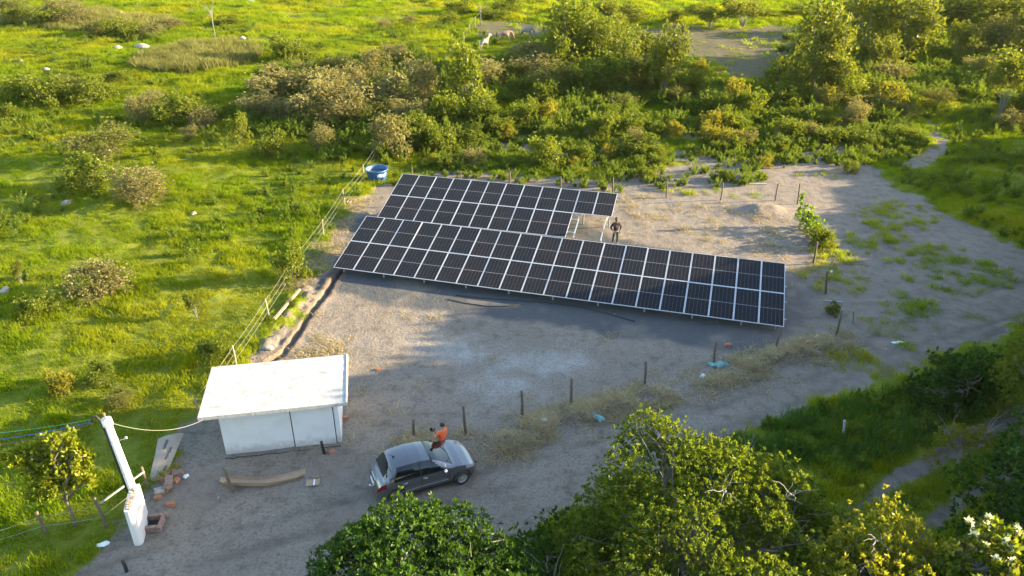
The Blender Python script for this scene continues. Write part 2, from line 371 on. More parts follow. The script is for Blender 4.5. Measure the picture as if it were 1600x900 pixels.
class MB:
    def __init__(s): s.v = []; s.f = []; s.sm = []
    def add(s, vs, fs, smooth=False):
        b = len(s.v); s.v += [tuple(v) for v in vs]
        for f in fs: s.f.append(tuple(i + b for i in f)); s.sm.append(smooth)
    def box(s, c, d, m=None, top=1.0):
        hx, hy, hz_ = d[0] / 2, d[1] / 2, d[2] / 2
        vs = []
        for z, k in ((-hz_, 1.0), (hz_, top)):
            for x, y in ((-1, -1), (1, -1), (1, 1), (-1, 1)): vs.append(Vector((x * hx * k, y * hy * k, z)))
        if m is not None: vs = [m @ v for v in vs]
        vs = [v + Vector(c) for v in vs]
        s.add(vs, [(3, 2, 1, 0), (4, 5, 6, 7), (0, 1, 5, 4), (1, 2, 6, 5), (2, 3, 7, 6), (3, 0, 4, 7)])
    def tube(s, pts, rad, n=6, caps=True):
        pts = [Vector(p) for p in pts]
        if not hasattr(rad, '__len__'): rad = [rad] * len(pts)
        vs = []; up = None
        for i, p in enumerate(pts):
            t = (pts[min(i + 1, len(pts) - 1)] - pts[max(i - 1, 0)]).normalized()
            if up is None: up = Vector((0, 0, 1)) if abs(t.z) < .9 else Vector((1, 0, 0))
            a = t.cross(up)
            if a.length < 1e-4: a = t.orthogonal()
            a.normalize(); b = a.cross(t).normalized(); up = b
            for k in range(n):
                q = 2 * math.pi * k / n
                vs.append(p + (a * math.cos(q) + b * math.sin(q)) * rad[i])
        fs = []
        for i in range(len(pts) - 1):
            for k in range(n):
                fs.append((i * n + k, i * n + (k + 1) % n, (i + 1) * n + (k + 1) % n, (i + 1) * n + k))
        if caps: fs += [tuple(range(n))[::-1], tuple(range((len(pts) - 1) * n, len(pts) * n))]
        s.add(vs, fs, n > 5)
    def lathe(s, prof, n=24):
        vs = []; fs = []
        for r, z in prof:
            for k in range(n):
                q = 2 * math.pi * k / n; vs.append((r * math.cos(q), r * math.sin(q), z))
        for i in range(len(prof) - 1):
            for k in range(n): fs.append((i * n + k, i * n + (k + 1) % n, (i + 1) * n + (k + 1) % n, (i + 1) * n + k))
        s.add(vs, fs, True)
    def mesh(s, name):
        me = bpy.data.meshes.new(name); me.from_pydata(s.v, [], s.f)
        me.polygons.foreach_set('use_smooth', s.sm); me.update(); return me
    def build(s, name, m, parent=None):
        me = s.mesh(name); me.materials.append(m)
        return link(bpy.data.objects.new(name, me), parent)
def obj(name, me, m=None, parent=None):
    if m is not None: me.materials.clear(); me.materials.append(m)
    return link(bpy.data.objects.new(name, me), parent)
def copy_tree(o, parent=None):
    c = o.copy(); C.objects.link(c)
    if parent is not None: c.parent = parent
    for ch in list(o.children): copy_tree(ch, c)
    return c
def blobby(V, s, f, amt):
    V = np.asarray(V, float)
    d = (vnoise(V[:, 0] * f + 3, V[:, 1] * f + V[:, 2] * f * .7, s) - .5) * 2 * amt
    n = V / (np.linalg.norm(V, axis=1)[:, None] + 1e-9)
    return V + n * d[:, None]
def ico(sub=2):
    import bmesh
    bm = bmesh.new(); bmesh.ops.create_icosphere(bm, subdivisions=sub, radius=1.0)
    V = np.array([v.co[:] for v in bm.verts]); Fc = np.array([[v.index for v in f.verts] for f in bm.faces]); bm.free()
    return V, Fc
# ------------------------------------------------------------------ the ground
def axis(segs):
    out = [segs[0][0]]
    for a, b, st in segs:
        n = max(1, int(round((b - a) / st))); out += list(a + (b - a) * np.arange(1, n + 1) / n)
    return np.array(out)
xs = axis([(-2500, -900, 400), (-900, -300, 60), (-300, -130, 12), (-130, -46, .9), (-46, -14, .3), (-14, -7, .14), (-7, 22, .25), (22, 45, .4), (45, 130, .9), (130, 300, 12), (300, 900, 60), (900, 2500, 400)])
ys = axis([(-900, -120, 120), (-120, -20, 20), (-20, 10, 3), (10, 28, .25), (28, 41, .17), (41, 66, .25), (66, 150, .6), (150, 260, 5), (260, 900, 40), (900, 4000, 600)])
gx, gy = np.meshgrid(xs, ys); X, Y = gx.ravel(), gy.ravel()
mk = masks(X, Y); Z = height(X, Y, mk)
nx, ny = len(xs), len(ys)
I = (np.arange(ny - 1)[:, None] * nx + np.arange(nx - 1)[None, :]).ravel()
quads = np.stack([I, I + 1, I + 1 + nx, I + nx], 1)
cx, cy = X[quads].mean(1), Y[quads].mean(1)
in_y = psd(cx, cy, YARD) > 0
in_g = (psd(cx, cy, GRAVEL) > 0)
in_t = (psd(cx, cy, TRACK1) > 0) | (psd(cx, cy, TRACK2) > 0)
in_d = psd(cx, cy, DIRT) > 0
reg = np.where(in_g, 2, np.where(in_y, 1, np.where(in_t, 4, np.where(in_d, 3, 0))))
clay = np.exp(-((lsd(X, Y, TRENCH) - .22) / .2) ** 2) * .5
brown_ = sstep(9, 16, X - .1 * (Y - 30)) * (.45 + .5 * fbm(X, Y, .25, 201)) + .5 * sstep(.55, .75, fbm(X, Y, .5, 203)); brown_ = np.clip(brown_, 0, .75)
rut_shade = .55 * np.minimum(1, np.exp(-(lsd(X, Y, RUT1) / .16) ** 2) + np.exp(-(lsd(X, Y, RUT2) / .2) ** 2) + np.exp(-(lsd(X, Y, RUT3) / .2) ** 2)) * sstep(.3, .6, fbm(X, Y, .8, 207))  # mask of the shade painted into the wheel ruts
VV = np.stack([X, Y, Z], 1)
for r, nm in enumerate(['grassland', 'yard', 'gravel_bed', 'dirt_road', 'dirt_track']):
    q = quads[reg == r]; u, inv = np.unique(q.ravel(), return_inverse=True)
    me = np_mesh(nm, VV[u], [inv.reshape(-1, 4)], True, {'m_dirt': mk[0][u], 'm_gravel': mk[1][u], 'm_pale': mk[2][u], 'm_dry': mk[3][u], 'm_clay': clay[u], 'm_brown': brown_[u], 'm_rut_shade': rut_shade[u]})
    tag(obj(nm, me, M['ground']), kind='structure')
# ------------------------------------------------------------------ scatter (geometry nodes) for what nobody could count
proto_col = bpy.data.collections.new('scatter_sources')
def blades(r, n, spread, h0, h1, wid, lean, seg=2, droop=.0):
    V = []; T = []; Q = []; tint = []
    for k in range(n):
        a = r.uniform(0, 6.283); d = spread * math.sqrt(r.uniform()); x, y = d * math.cos(a), d * math.sin(a)
        h = r.uniform(h0, h1); b = r.uniform(0, 6.283); l = r.uniform(.2, 1) * lean * h
        dx, dy = math.cos(b) * l, math.sin(b) * l; c = r.uniform(0, 6.283); wx, wy = math.cos(c) * wid / 2, math.sin(c) * wid / 2
        i = len(V); t = r.uniform()
        V += [(x - wx, y - wy, 0), (x + wx, y + wy, 0), (x + dx * .4 - wx * .8, y + dy * .4 - wy * .8, h * .6), (x + dx * .4 + wx * .8, y + dy * .4 + wy * .8, h * .6), (x + dx, y + dy, h * (1 - droop * r.uniform()))]
        Q.append((i, i + 1, i + 3, i + 2)); T.append((i + 2, i + 3, i + 4)); tint += [t] * 5
    return np.array(V), Q, T, tint
def proto(name, V, Q, T, tint, m):
    me = np_mesh(name, V, [np.array(Q).reshape(-1, 4), np.array(T).reshape(-1, 3)], False, {'tint': tint}); me.materials.append(m)
    return bpy.data.objects.new(name, me)
def make_sources(cname, lst):
    c = bpy.data.collections.new(cname)
    for o in lst: c.objects.link(o)
    return c
def leaves(r, P, A, per, ln, wd, spread=.9, tint=None):
    """leaf kites: P cluster centres, A cluster axes"""
    n = len(P); N = n * per
    base = np.repeat(P, per, 0); ax = np.repeat(A, per, 0)
    d = ax + r.normal(0, spread, (N, 3)); d /= np.linalg.norm(d, axis=1)[:, None] + 1e-9
    s = np.cross(d, r.normal(0, 1, (N, 3)) + np.array([0, 0, .6])); s /= np.linalg.norm(s, axis=1)[:, None] + 1e-9
    nn = np.cross(d, s)
    L = ln * r.uniform(.6, 1.25, (N, 1)); W = wd * r.uniform(.7, 1.2, (N, 1))
    b0 = base + d * L * .08
    v = np.stack([b0, b0 + d * L * .5 + s * W * .5 + nn * W * .18, b0 + d * L, b0 + d * L * .5 - s * W * .5 + nn * W * .18], 1).reshape(-1, 3)
    q = np.arange(N * 4).reshape(-1, 4)
    t = r.uniform(0, 1, N) if tint is None else np.clip(np.repeat(tint, per) + r.normal(0, .16, N), 0, 1)
    return v, q, np.repeat(t, 4)
def weed(r, h, m, n=12):
    P = []; A = []
    for k in range(n):
        a = r.uniform(0, 6.28); l = r.uniform(.1, .6) * h; hh = h * r.uniform(.4, 1)
        for t in np.linspace(.15, 1, 12):
            P.append((math.cos(a) * l * t, math.sin(a) * l * t, hh * t)); A.append((math.cos(a) * .4, math.sin(a) * .4, .8))
    v, q, t = leaves(r, np.array(P), np.array(A), 5, .080, .034)
    return v, q, [], t
def scatter(name, src, pts, rotz, scale, idx, tilt=None):
    n = len(pts)
    me = bpy.data.meshes.new(name); me.vertices.add(n); me.vertices.foreach_set('co', np.asarray(pts, np.float32).ravel())
    rot = np.zeros((n, 3), np.float32); rot[:, 2] = rotz
    if tilt is not None: rot[:, :2] = tilt
    a = me.attributes.new('rot', 'FLOAT_VECTOR', 'POINT'); a.data.foreach_set('vector', rot.ravel())
    a = me.attributes.new('scl', 'FLOAT_VECTOR', 'POINT'); a.data.foreach_set('vector', np.asarray(scale, np.float32).ravel())
    a = me.attributes.new('idx', 'INT', 'POINT'); a.data.foreach_set('value', np.asarray(idx, np.int32))
    o = link(bpy.data.objects.new(name, me))
    ng = bpy.data.node_groups.new(name, 'GeometryNodeTree')
    ng.interface.new_socket('Geometry', in_out='INPUT', socket_type='NodeSocketGeometry')
    ng.interface.new_socket('Geometry', in_out='OUTPUT', socket_type='NodeSocketGeometry')
    N = ng.nodes.new; L = ng.links.new
    gi, go = N('NodeGroupInput'), N('NodeGroupOutput'); ip = N('GeometryNodeInstanceOnPoints'); ci = N('GeometryNodeCollectionInfo')
    ci.inputs[0].default_value = src; ci.inputs['Separate Children'].default_value = True; ci.inputs['Reset Children'].default_value = True
    def na(nm, ty):
        x = N('GeometryNodeInputNamedAttribute'); x.data_type = ty; x.inputs[0].default_value = nm; return x.outputs['Attribute']
    e = N('FunctionNodeEulerToRotation'); L(na('rot', 'FLOAT_VECTOR'), e.inputs[0])
    L(gi.outputs[0], ip.inputs['Points']); L(ci.outputs[0], ip.inputs['Instance']); ip.inputs['Pick Instance'].default_value = True
    L(na('idx', 'INT'), ip.inputs['Instance Index']); L(e.outputs[0], ip.inputs['Rotation']); L(na('scl', 'FLOAT_VECTOR'), ip.inputs['Scale'])
    L(ip.outputs[0], go.inputs[0])
    md = o.modifiers.new('scatter', 'NODES'); md.node_group = ng
    return tag(o, kind='stuff')
r1 = np.random.default_rng(3)
S_GRASS = make_sources('grass_sources', [proto('grass_tuft', *blades(r1, 40, .32, .09, .24, .024, 1.0), M['grass']) for _ in range(5)])
S_TALL = make_sources('tall_sources', [proto('tall_tuft', *blades(r1, 44, .30, .12, .34, .024, .9), M['tall']) for _ in range(4)])
S_CREEP = make_sources('creep_sources', [proto('creep_tuft', *blades(r1, 26, .32, .08, .2, .026, 1.3), M['creep']) for _ in range(3)])
S_REED = make_sources('reed_sources', [proto('reed_tuft', *blades(r1, 30, .34, .35, .8, .035, .5), M['grass_dry']) for _ in range(3)])
S_STRAW = make_sources('straw_sources', [proto('straw_tuft', *blades(r1, 40, .30, .06, .20, .020, 2.8), M['straw']) for _ in range(4)])
S_WEED = make_sources('weed_sources', [proto('weed_plant', *weed(r1, h, M['weed']), M['weed']) for h in (.45, .6, .8, .5)])
def cloud(n, x0, x1, y0, y1, wedge=True):
    x = rng.uniform(x0, x1, n); y = rng.uniform(y0, y1, n)
    if wedge:
        k = np.abs(x) < .66 * y + 8; x, y = x[k], y[k]
    return x, y
def emit(name, src, nvar, x, y, s0, s1, zs=1.0, flat=None):
    z = height(x, y) - .02
    n = len(x); s = rng.uniform(s0, s1, n)[:, None] * np.ones((1, 3)); s[:, 2] *= zs
    if flat is not None: s[:, 2] *= flat
    return scatter(name, src, np.stack([x, y, z], 1), rng.uniform(0, 6.28, n), s, rng.integers(0, nvar, n))
# pasture grass: near, mid, far
GX = []; GY = []; GS = []
for n, a, b, c, d, s in ((52000, -50, 45, 15, 66, 1.0), (42000, -85, 75, 66, 105, 1.7), (36000, -125, 125, 105, 170, 2.4)):
    x, y = cloud(n, a, b, c, d)
    m_ = masks(x, y); dens = (1 - m_[0]) * (1 - .96 * m_[3])
    k = rng.uniform(0, 1, len(x)) < dens * (.45 + .75 * fbm(x, y, .35, 101)); x, y = x[k], y[k]
    GX.append(x); GY.append(y)
    lump = .45 + 1.1 * sstep(.3, .7, fbm(x, y, .5, 111))
    GS.append(np.stack([np.full(len(x), s), np.full(len(x), s), lump * (s ** .55)], 1) * rng.uniform(.75, 1.25, (len(x), 1)))
gxp, gyp, gsp = np.concatenate(GX), np.concatenate(GY), np.concatenate(GS)
scatter('grass', S_GRASS, np.stack([gxp, gyp, height(gxp, gyp) - .02], 1), rng.uniform(0, 6.28, len(gxp)), gsp, rng.integers(0, 5, len(gxp)))
# weeds in the semi-bare strip behind the arrays and under the thicket
WEEDS = poly_world([(600, 292), (640, 250), (700, 215), (800, 195), (1000, 195), (1150, 180), (1300, 170), (1440, 195), (1420, 240), (1340, 262), (1240, 255), (1180, 285), (1040, 300), (960, 296), (800, 288), (640, 280)])
x, y = cloud(15000, -16, 42, 49, 84)
k = (psd(x, y, WEEDS) + (fbm(x, y, .5, 7) - .5) * 4 > 0) & (rng.uniform(0, 1, len(x)) < sstep(.36, .60, fbm(x, y, .5, 121)) * .8 * np.where(y < 57, .6, np.where(y < 61, .75, 1)) + .07); x, y = x[k], y[k]
emit('weeds', S_WEED, 4, x, y, .5, 1.25)
BELT = poly_world([(600, 250), (590, 190), (640, 140), (740, 130), (800, 90), (860, 55), (960, 50), (1000, 70), (1085, 110), (1200, 130), (1240, 60), (1320, 25), (1600, 0), (1700, 0), (1700, 240), (1540, 160), (1440, 190), (1300, 195), (1100, 200), (800, 215), (700, 235)])
x, y = cloud(26000, -20, 90, 58, 140)
k = (psd(x, y, BELT) + (fbm(x, y, .3, 7) - .5) * 6 > 0) & (rng.uniform(0, 1, len(x)) < sstep(.30, .55, fbm(x, y, .3, 125)) * .85); x, y = x[k], y[k]
emit('undergrowth', S_WEED, 4, x, y, 1.0, 2.2)
CLUMP = poly_world([(380, 150), (430, 105), (530, 100), (640, 85), (700, 110), (720, 160), (690, 215), (600, 255), (520, 245), (470, 215), (390, 205)])
x, y = cloud(9000, -45, 5, 55, 100)
k = (psd(x, y, CLUMP) + (fbm(x, y, .35, 7) - .5) * 7 > 0) & (rng.uniform(0, 1, len(x)) < .55); x, y = x[k], y[k]
emit('undergrowth', S_WEED, 4, x, y, .9, 1.9)
x, y = cloud(5000, -75, -2, 38, 115)
k = sstep(.52, .68, fbm(x, y, .16, 175)) > rng.uniform(0, 1, len(x)); m_ = masks(x, y); k &= m_[0] < .3; x, y = x[k], y[k]
emit('pasture_weeds', S_WEED, 4, x, y, .6, 1.5)
x, y = cloud(7000, 18, 60, 36, 78)
k = sstep(.40, .62, fbm(x, y, .4, 177)) * .7 > rng.uniform(0, 1, len(x)); m_ = masks(x, y); k &= m_[0] < .3; x, y = x[k], y[k]
emit('pasture_weeds', S_WEED, 4, x, y, .5, 1.3)
# low weeds that creep over the trampled dirt
x, y = cloud(14000, -14, 50, 24, 66)
k = (ell(x, y, PATCHW) + (fbm(x, y, .55, 3) - .5) * .9 * 1.3 + (fbm(x, y, 2, 11) - .5) * 2.0 > .42) & (rng.uniform(0, 1, len(x)) < .62); x, y = x[k], y[k]
emit('creeping_grass', S_CREEP, 3, x, y, .4, .85, .5)
# dry reed patch in the far pasture
RC = G(310, 92)
a_, r_ = rng.uniform(0, 6.28, 1500), np.sqrt(rng.uniform(0, 1, 1500))
emit('reeds', S_REED, 3, RC.x + np.cos(a_) * r_ * 7.2, RC.y + np.sin(a_) * r_ * 7.5, .8, 1.6)
for nm_, (px, py), rx, ry, n in (('dry_grass', (60, 28), 12, 6, 900), ('dry_grass', (170, 38), 10, 6, 700)):
    c = G(px, py); a_, r_ = rng.uniform(0, 6.28, n), np.sqrt(rng.uniform(0, 1, n))
    emit(nm_, S_REED, 3, c.x + np.cos(a_) * r_ * rx, c.y + np.sin(a_) * r_ * ry, .8, 1.5)
# tall grass between road and track
TALL = poly_world([(1150, 690), (1230, 655), (1340, 618), (1450, 598), (1530, 565), (1600, 540), (1760, 500), (1760, 560), (1600, 600), (1520, 645), (1440, 692), (1330, 750), (1250, 730)])
x, y = cloud(9000, 6, 45, 16, 36)
k = psd(x, y, TALL) + (fbm(x, y, .8, 17) - .5) * 2 > 0; x, y = x[k], y[k]
emit('tall_grass', S_TALL, 4, x, y, .8, 1.4, 1.2)
j = rng.uniform(0, 1, len(x)) < .14
emit('tall_weeds', S_WEED, 4, x[j], y[j], .6, 1.3)
MID = poly_world([(1385, 790), (1480, 735), (1545, 700), (1700, 620), (1710, 632), (1545, 722), (1480, 768), (1410, 820)])
x, y = cloud(2600, 6, 45, 12, 36)
k = psd(x, y, MID) + (fbm(x, y, .8, 17) - .5) * 1. > 0; x, y = x[k], y[k]
emit('verge_grass', S_TALL, 4, x, y, .6, .9, .7)
# straw raked along the fence row and scattered on the yard
x, y = cloud(60000, -14, 26, 20, 56, False)
rd = lsd(x, y, RIDGE); L1 = poly_world([(555, 318), (530, 345), (500, 400), (470, 440)]); L2 = poly_world([(970, 318), (1060, 345), (1150, 350), (1230, 385), (1270, 425)])
p_ = np.exp(-(rd / .60) ** 2) * sstep(.44, .54, fbm(x, y, .9, 131)) * 3.2 + .10 * np.exp(-(rd / 1.0) ** 2) + .5 * np.exp(-(lsd(x, y, L1) / .8) ** 2) + .16 * np.exp(-(lsd(x, y, L2) / 2.0) ** 2) * sstep(.4, .6, fbm(x, y, 1.1, 141)) + .5 * np.exp(-(np.hypot(x - G(505, 552).x, y - G(505, 552).y) / .9) ** 2)
p_ = p_ + .003 * (psd(x, y, YARD) > 0) * (psd(x, y, GRAVEL) < 0)
k = rng.uniform(0, 1, len(x)) < p_; x, y = x[k], y[k]
emit('dry_straw', S_STRAW, 4, x, y, .6, 1.35, .9)
# small stones on dirt
V_, F_ = ico(1)
S_STONE = make_sources('stone_sources', [(lambda o: o)(bpy.data.objects.new('pebble', (lambda me: (me.materials.append(M[mm]), me)[1])(np_mesh('pebble', blobby(V_ * np.array([1, .8, .55]), q, 1.5, .25) * .035, [F_])))) for q, mm in ((1, 'rock'), (2, 'rubble'), (3, 'brick'), (4, 'rock'))])
x, y = cloud(9000, -15, 30, 16, 56, False); m_ = masks(x, y)
near = np.exp(-(np.hypot(x - G(250, 780).x, y - G(250, 780).y) / 1.6) ** 2) + np.exp(-(np.hypot(x - G(180, 850).x, y - G(180, 850).y) / 1.2) ** 2)
k = (m_[0] > .7) & (rng.uniform(0, 1, len(x)) < .55 + near); x, y = x[k], y[k]
emit('pebbles', S_STONE, 4, x, y, .3, 1.6)

# ------------------------------------------------------------------ shrubs and trees
def crown_points(r, blobs, n, lo=.5):
    w_ = np.array([b[1][0] * b[1][1] * b[1][2] for b in blobs]) ** .7; w_ /= w_.sum()
    bi = r.choice(len(blobs), n, p=w_)
    d = r.normal(0, 1, (n, 3)); d[:, 2] = np.abs(d[:, 2]) * np.where(r.uniform(0, 1, n) < .72, 1, -1); d /= np.linalg.norm(d, axis=1)[:, None]
    rad = lo + (1 - lo) * r.uniform(0, 1, n) ** .6
    c = np.array([b[0] for b in blobs])[bi]; s = np.array([b[1] for b in blobs])[bi]
    P = c + d * s * rad[:, None]
    A = d * .6 + np.array([0, 0, .55]); A /= np.linalg.norm(A, axis=1)[:, None]
    return P, A, bi
def shrub_mesh(r, kind):
    """unit shrub: about 1 wide, 1 high"""
    if kind == 'olive':
        bl = []
        for k in range(9):
            a = r.uniform(0, 6.28); d = .30 * math.sqrt(r.uniform()); h = r.uniform(.5, .95)
            bl.append(((math.cos(a) * d, math.sin(a) * d, h * .62), (.13, .13, h * .42)))
        n, per, ln, wd, lo = 620, 5, .085, .042, .35
    elif kind == 'brown':
        bl = [((0, 0, .42), (.36, .36, .36))]
        for k in range(9):
            a = r.uniform(0, 6.28); d = r.uniform(.15, .38); bl.append(((math.cos(a) * d, math.sin(a) * d, r.uniform(.35, .8)), (.17, .17, .16)))
        n, per, ln, wd, lo = 800, 5, .060, .040, .6
    elif kind == 'tree':
        bl = []
        for k in range(10):
            a = r.uniform(0, 6.28); d = .38 * math.sqrt(r.uniform()); bl.append(((math.cos(a) * d, math.sin(a) * d, r.uniform(.45, .85)), (.16, .16, .15)))
        n, per, ln, wd, lo = 650, 5, .075, .045, .4
    else:
        bl = []
        for k in range(8):
            a = r.uniform(0, 6.28); d = .33 * math.sqrt(r.uniform()); h = r.uniform(.35, .8)
            bl.append(((math.cos(a) * d, math.sin(a) * d, h * .75), (.19, .19, .22)))
        n, per, ln, wd, lo = 560, 5, .085, .055, .4
    # low skirts so that the crown meets the grass, and shoots that break the outline
    for k in range(5):
        a = r.uniform(0, 6.28); d = r.uniform(.2, .42)
        if kind != 'tree': bl.append(((math.cos(a) * d, math.sin(a) * d, .14), (.16, .16, .14)))
    n = int(n * 1.7); ln *= .62; wd *= .66
    P, A, bi = crown_points(r, bl, n, lo)
    k = r.uniform(0, 1, n) < .22; P[k] += A[k] * r.uniform(.02, .16, (k.sum(), 1))
    hole = vnoise(P[:, 0] * 7 + 9, P[:, 1] * 7 + P[:, 2] * 6, 77) > .25; P, A, bi = P[hole], A[hole], bi[hole]
    P[:, 2] = np.maximum(P[:, 2], .04)
    lum = r.uniform(.0, 1, len(bl))[bi] * .6 + .2
    v, q, t = leaves(r, P, A, per, ln, wd, .8, lum)
    v[:, 2] = np.maximum(v[:, 2], .005)
    st = MB()
    base = Vector((0, 0, 0))
    trunk_h = .35 if kind in ('tree', 'olive') else .12
    for k, b in enumerate(bl):
        c = Vector(b[0]); m_ = Vector((c.x * .25, c.y * .25, trunk_h * .8)); rr = .007 if kind == 'tree' else .006
        st.tube([(c.x * .03, c.y * .03, -.04), m_, c, c + Vector((c.x * .2, c.y * .2, b[1][2] * .7))], [rr * 1.5, rr * 1.1, rr * .7, rr * .3], 5)
    return np_mesh(kind + '_crown', v, [q], False, {'tint': t}), st.mesh(kind + '_stems')
rs = np.random.default_rng(21)
LIB = {k: [shrub_mesh(rs, k) for _ in range(3)] for k in ('olive', 'brown', 'green', 'tree')}
KM = {'olive': ('olive', 'lf_olive', 'bark'), 'brown': ('brown', 'lf_brown', 'bark_dark'), 'green': ('green', 'lf_green', 'bark_dark'),
      'dark': ('brown', 'lf_dark', 'bark_dark'), 'yellow': ('green', 'lf_yellow', 'bark'), 'tree': ('tree', 'lf_olive', 'bark_pale'), 'gtree': ('olive', 'lf_green', 'bark')}
MCACHE = {}
def shrub(px, py, wpx, hpx, kind, label, group=None, name=None):
    lib, lf, bk = KM[kind]; var = random.randrange(3); key = (kind, var)
    if key not in MCACHE:
        a, b = LIB[lib][var]; a, b = a.copy(), b.copy(); a.materials.append(M[lf]); b.materials.append(M[bk]); MCACHE[key] = (a, b)
    p = GP(px, py); s = px_scale(p); dep = math.cos(math.atan2(CAM_H, p.y))
    W, H_ = wpx * s * 1.22, hpx * s / max(dep, .75) * 1.15
    nm = name or {'tree': 'small_tree', 'gtree': 'small_tree'}.get(kind, 'shrub')
    t = thing(nm, label, 'tree' if nm == 'small_tree' else 'shrub', (p.x, p.y + W * .25, p.z - .05), random.uniform(0, 6.28), group)
    t.scale = (W, W * random.uniform(.85, 1.1), H_)
    obj('crown', MCACHE[key][0], None, t); obj('stem', MCACHE[key][1], None, t)
    return t
# distinct plants first (picture position of the foot, width, height in picture units, kind, label)
for a in [
    (725, 180, 80, 100, 'gtree', 'tall bright green bushy tree beside the wire fence above the blue tank'),
    (1282, 152, 112, 122, 'olive', 'broad yellow green tree in front of the bare brown field'),
    (1308, 158, 70, 60, 'tree', 'small tree with a pale forked trunk at the foot of the broad yellow green tree'),
    (1430, 106, 105, 92, 'olive', 'rounded golden green tree standing alone beside the dark grass gap'),
    (1362, 98, 100, 106, 'olive', 'tall olive tree between the rounded golden tree and the bare field'),
    (1040, 160, 84, 100, 'olive', 'tall leaning olive tree with pale stems left of the bare brown field'),
    (1008, 150, 70, 62, 'dark', 'dark brown dense bush hugging the left foot of the leaning olive tree'),
    (900, 108, 120, 92, 'gtree', 'tall dense green tree just right of the grazing horses'),
    (828, 110, 84, 38, 'brown', 'domed brown seeding bush in front of the horses'),
    (1394, 172, 46, 40, 'yellow', 'yellow leafed bush on the edge of the grassy path on the right'),
    (1355, 150, 34, 20, 'yellow', 'small orange yellow bush beside the pale forked trunk'),
    (1396, 136, 62, 32, 'brown', 'low brown bush right of the pale forked trunk'),
    (1500, 92, 44, 50, 'olive', 'spiky bush with long bare leaning branches beside the rounded golden tree'),
    (1572, 182, 56, 72, 'tree', 'slender sapling with a pale stem at the right edge of the upper pasture'),
    (1472, 172, 52, 28, 'dark', 'low dark bush beside the narrow sandy path'),
    (1165, 46, 62, 38, 'tree', 'lone grey green tree at the far edge of the bare brown field'),
    (1112, 46, 46, 26, 'tree', 'smaller pale bush left of the lone grey green tree'),
    (1090, 120, 30, 30, 'yellow', 'small golden bush against the near edge of the bare field'),
    (505, 238, 42, 36, 'brown', 'round pale brown bush standing apart below the brown thicket'),
    (455, 100, 56, 46, 'green', 'upright green bush alone in the left pasture beside the reed patch'),
    (138, 484, 92, 60, 'brown', 'wide pinkish brown bush alone in the near left pasture'),
    (452, 446, 48, 62, 'green', 'leafy bush growing through the wire fence at the yard corner'),
    (332, 570, 56, 40, 'green', 'low yellowish bush by the fence behind the white hut'),
    (98, 620, 40, 42, 'yellow', 'orange tinged sapling in the near left pasture'),
    (152, 608, 42, 34, 'green', 'small bush just right of the orange tinged sapling'),
    (305, 500, 24, 38, 'tree', 'thin sapling with a bare stem in the middle of the left pasture'),
    (50, 498, 60, 34, 'green', 'flat weedy bush left of the wide pinkish brown bush'),
    (32, 450, 18, 36, 'tree', 'tiny yellow sapling near the left edge of the pasture'),
    (215, 325, 92, 50, 'brown', 'wide straw coloured bush in the middle of the left pasture'),
    (125, 305, 66, 56, 'green', 'yellow green bush with loose crown left of the wide straw coloured bush'),
    (148, 258, 80, 46, 'dark', 'dark green mounded bush behind the loose crowned bush'),
    (372, 224, 32, 46, 'green', 'narrow upright yellow green bush in the pasture left of the brown thicket'),
    (420, 250, 48, 44, 'green', 'loose green bush in front of the brown thicket'),
    (294, 218, 24, 18, 'brown', 'small pale seeding bush alone in open grass'),
    (182, 642, 44, 26, 'dark', 'low dark bush behind the top of the white pole'),
    (1580, 205, 40, 26, 'brown', 'low reddish bush under the slender sapling'),
    (1270, 345, 0, 0, None, None),
]:
    if a[4]: shrub(*a)
# thickets: many alike plants, one label for each thicket
ORD = ['leftmost', 'second', 'third', 'fourth', 'fifth', 'sixth', 'seventh', 'eighth', 'ninth', 'tenth', 'eleventh', 'twelfth', 'thirteenth', 'fourteenth', 'fifteenth']
HUE = {'olive': 'tall olive', 'brown': 'brown seeding', 'green': 'leafy green', 'dark': 'dull dark', 'yellow': 'yellow leafed', 'gtree': 'dense green', 'tree': 'pale'}
def thicket(rows, place, group, each=True):
    """label every bush of a thicket by its look and its place among those that look alike"""
    for k in sorted({r_[4] for r_ in rows}):
        same = sorted([r_ for r_ in rows if r_[4] == k])
        for i, r_ in enumerate(same):
            if not each: lab = HUE[k] + ' knee high bush ' + place
            elif len(same) == 1: lab = 'the only ' + HUE[k] + ' bush ' + place
            elif i == len(same) - 1: lab = 'rightmost ' + HUE[k] + ' bush ' + place
            else: lab = ORD[i] + (' ' if i == 0 else ' from left ') + HUE[k] + ' bush ' + place
            shrub(*r_, lab, group)
thicket([(418, 165, 82, 48, 'brown'), (455, 150, 60, 36, 'brown'), (402, 188, 70, 36, 'brown'), (445, 195, 60, 34, 'brown'), (500, 160, 90, 50, 'brown'), (540, 152, 70, 44, 'brown'),
    (490, 198, 70, 52, 'brown'), (535, 200, 80, 62, 'brown'), (570, 175, 60, 40, 'brown'), (560, 205, 50, 40, 'dark'), (470, 122, 40, 22, 'brown'), (425, 122, 30, 20, 'brown'), (520, 120, 50, 26, 'dark')],
    'in the wide clump left of the tank fence', 'brown bushes of the left thicket')
thicket([(590, 126, 56, 46, 'brown'), (612, 100, 44, 26, 'brown'), (605, 160, 60, 44, 'dark'), (640, 178, 74, 66, 'brown'), (665, 165, 50, 58, 'brown'), (595, 195, 70, 40, 'dark'), (630, 205, 60, 40, 'brown'),
    (615, 248, 62, 66, 'brown'), (645, 235, 52, 52, 'green'), (590, 215, 52, 34, 'green'), (560, 215, 44, 30, 'green'), (660, 225, 52, 46, 'green'), (700, 205, 60, 60, 'green'), (745, 205, 56, 56, 'green')],
    'in the thicket behind the blue tank', 'bushes of the thicket behind the tank')
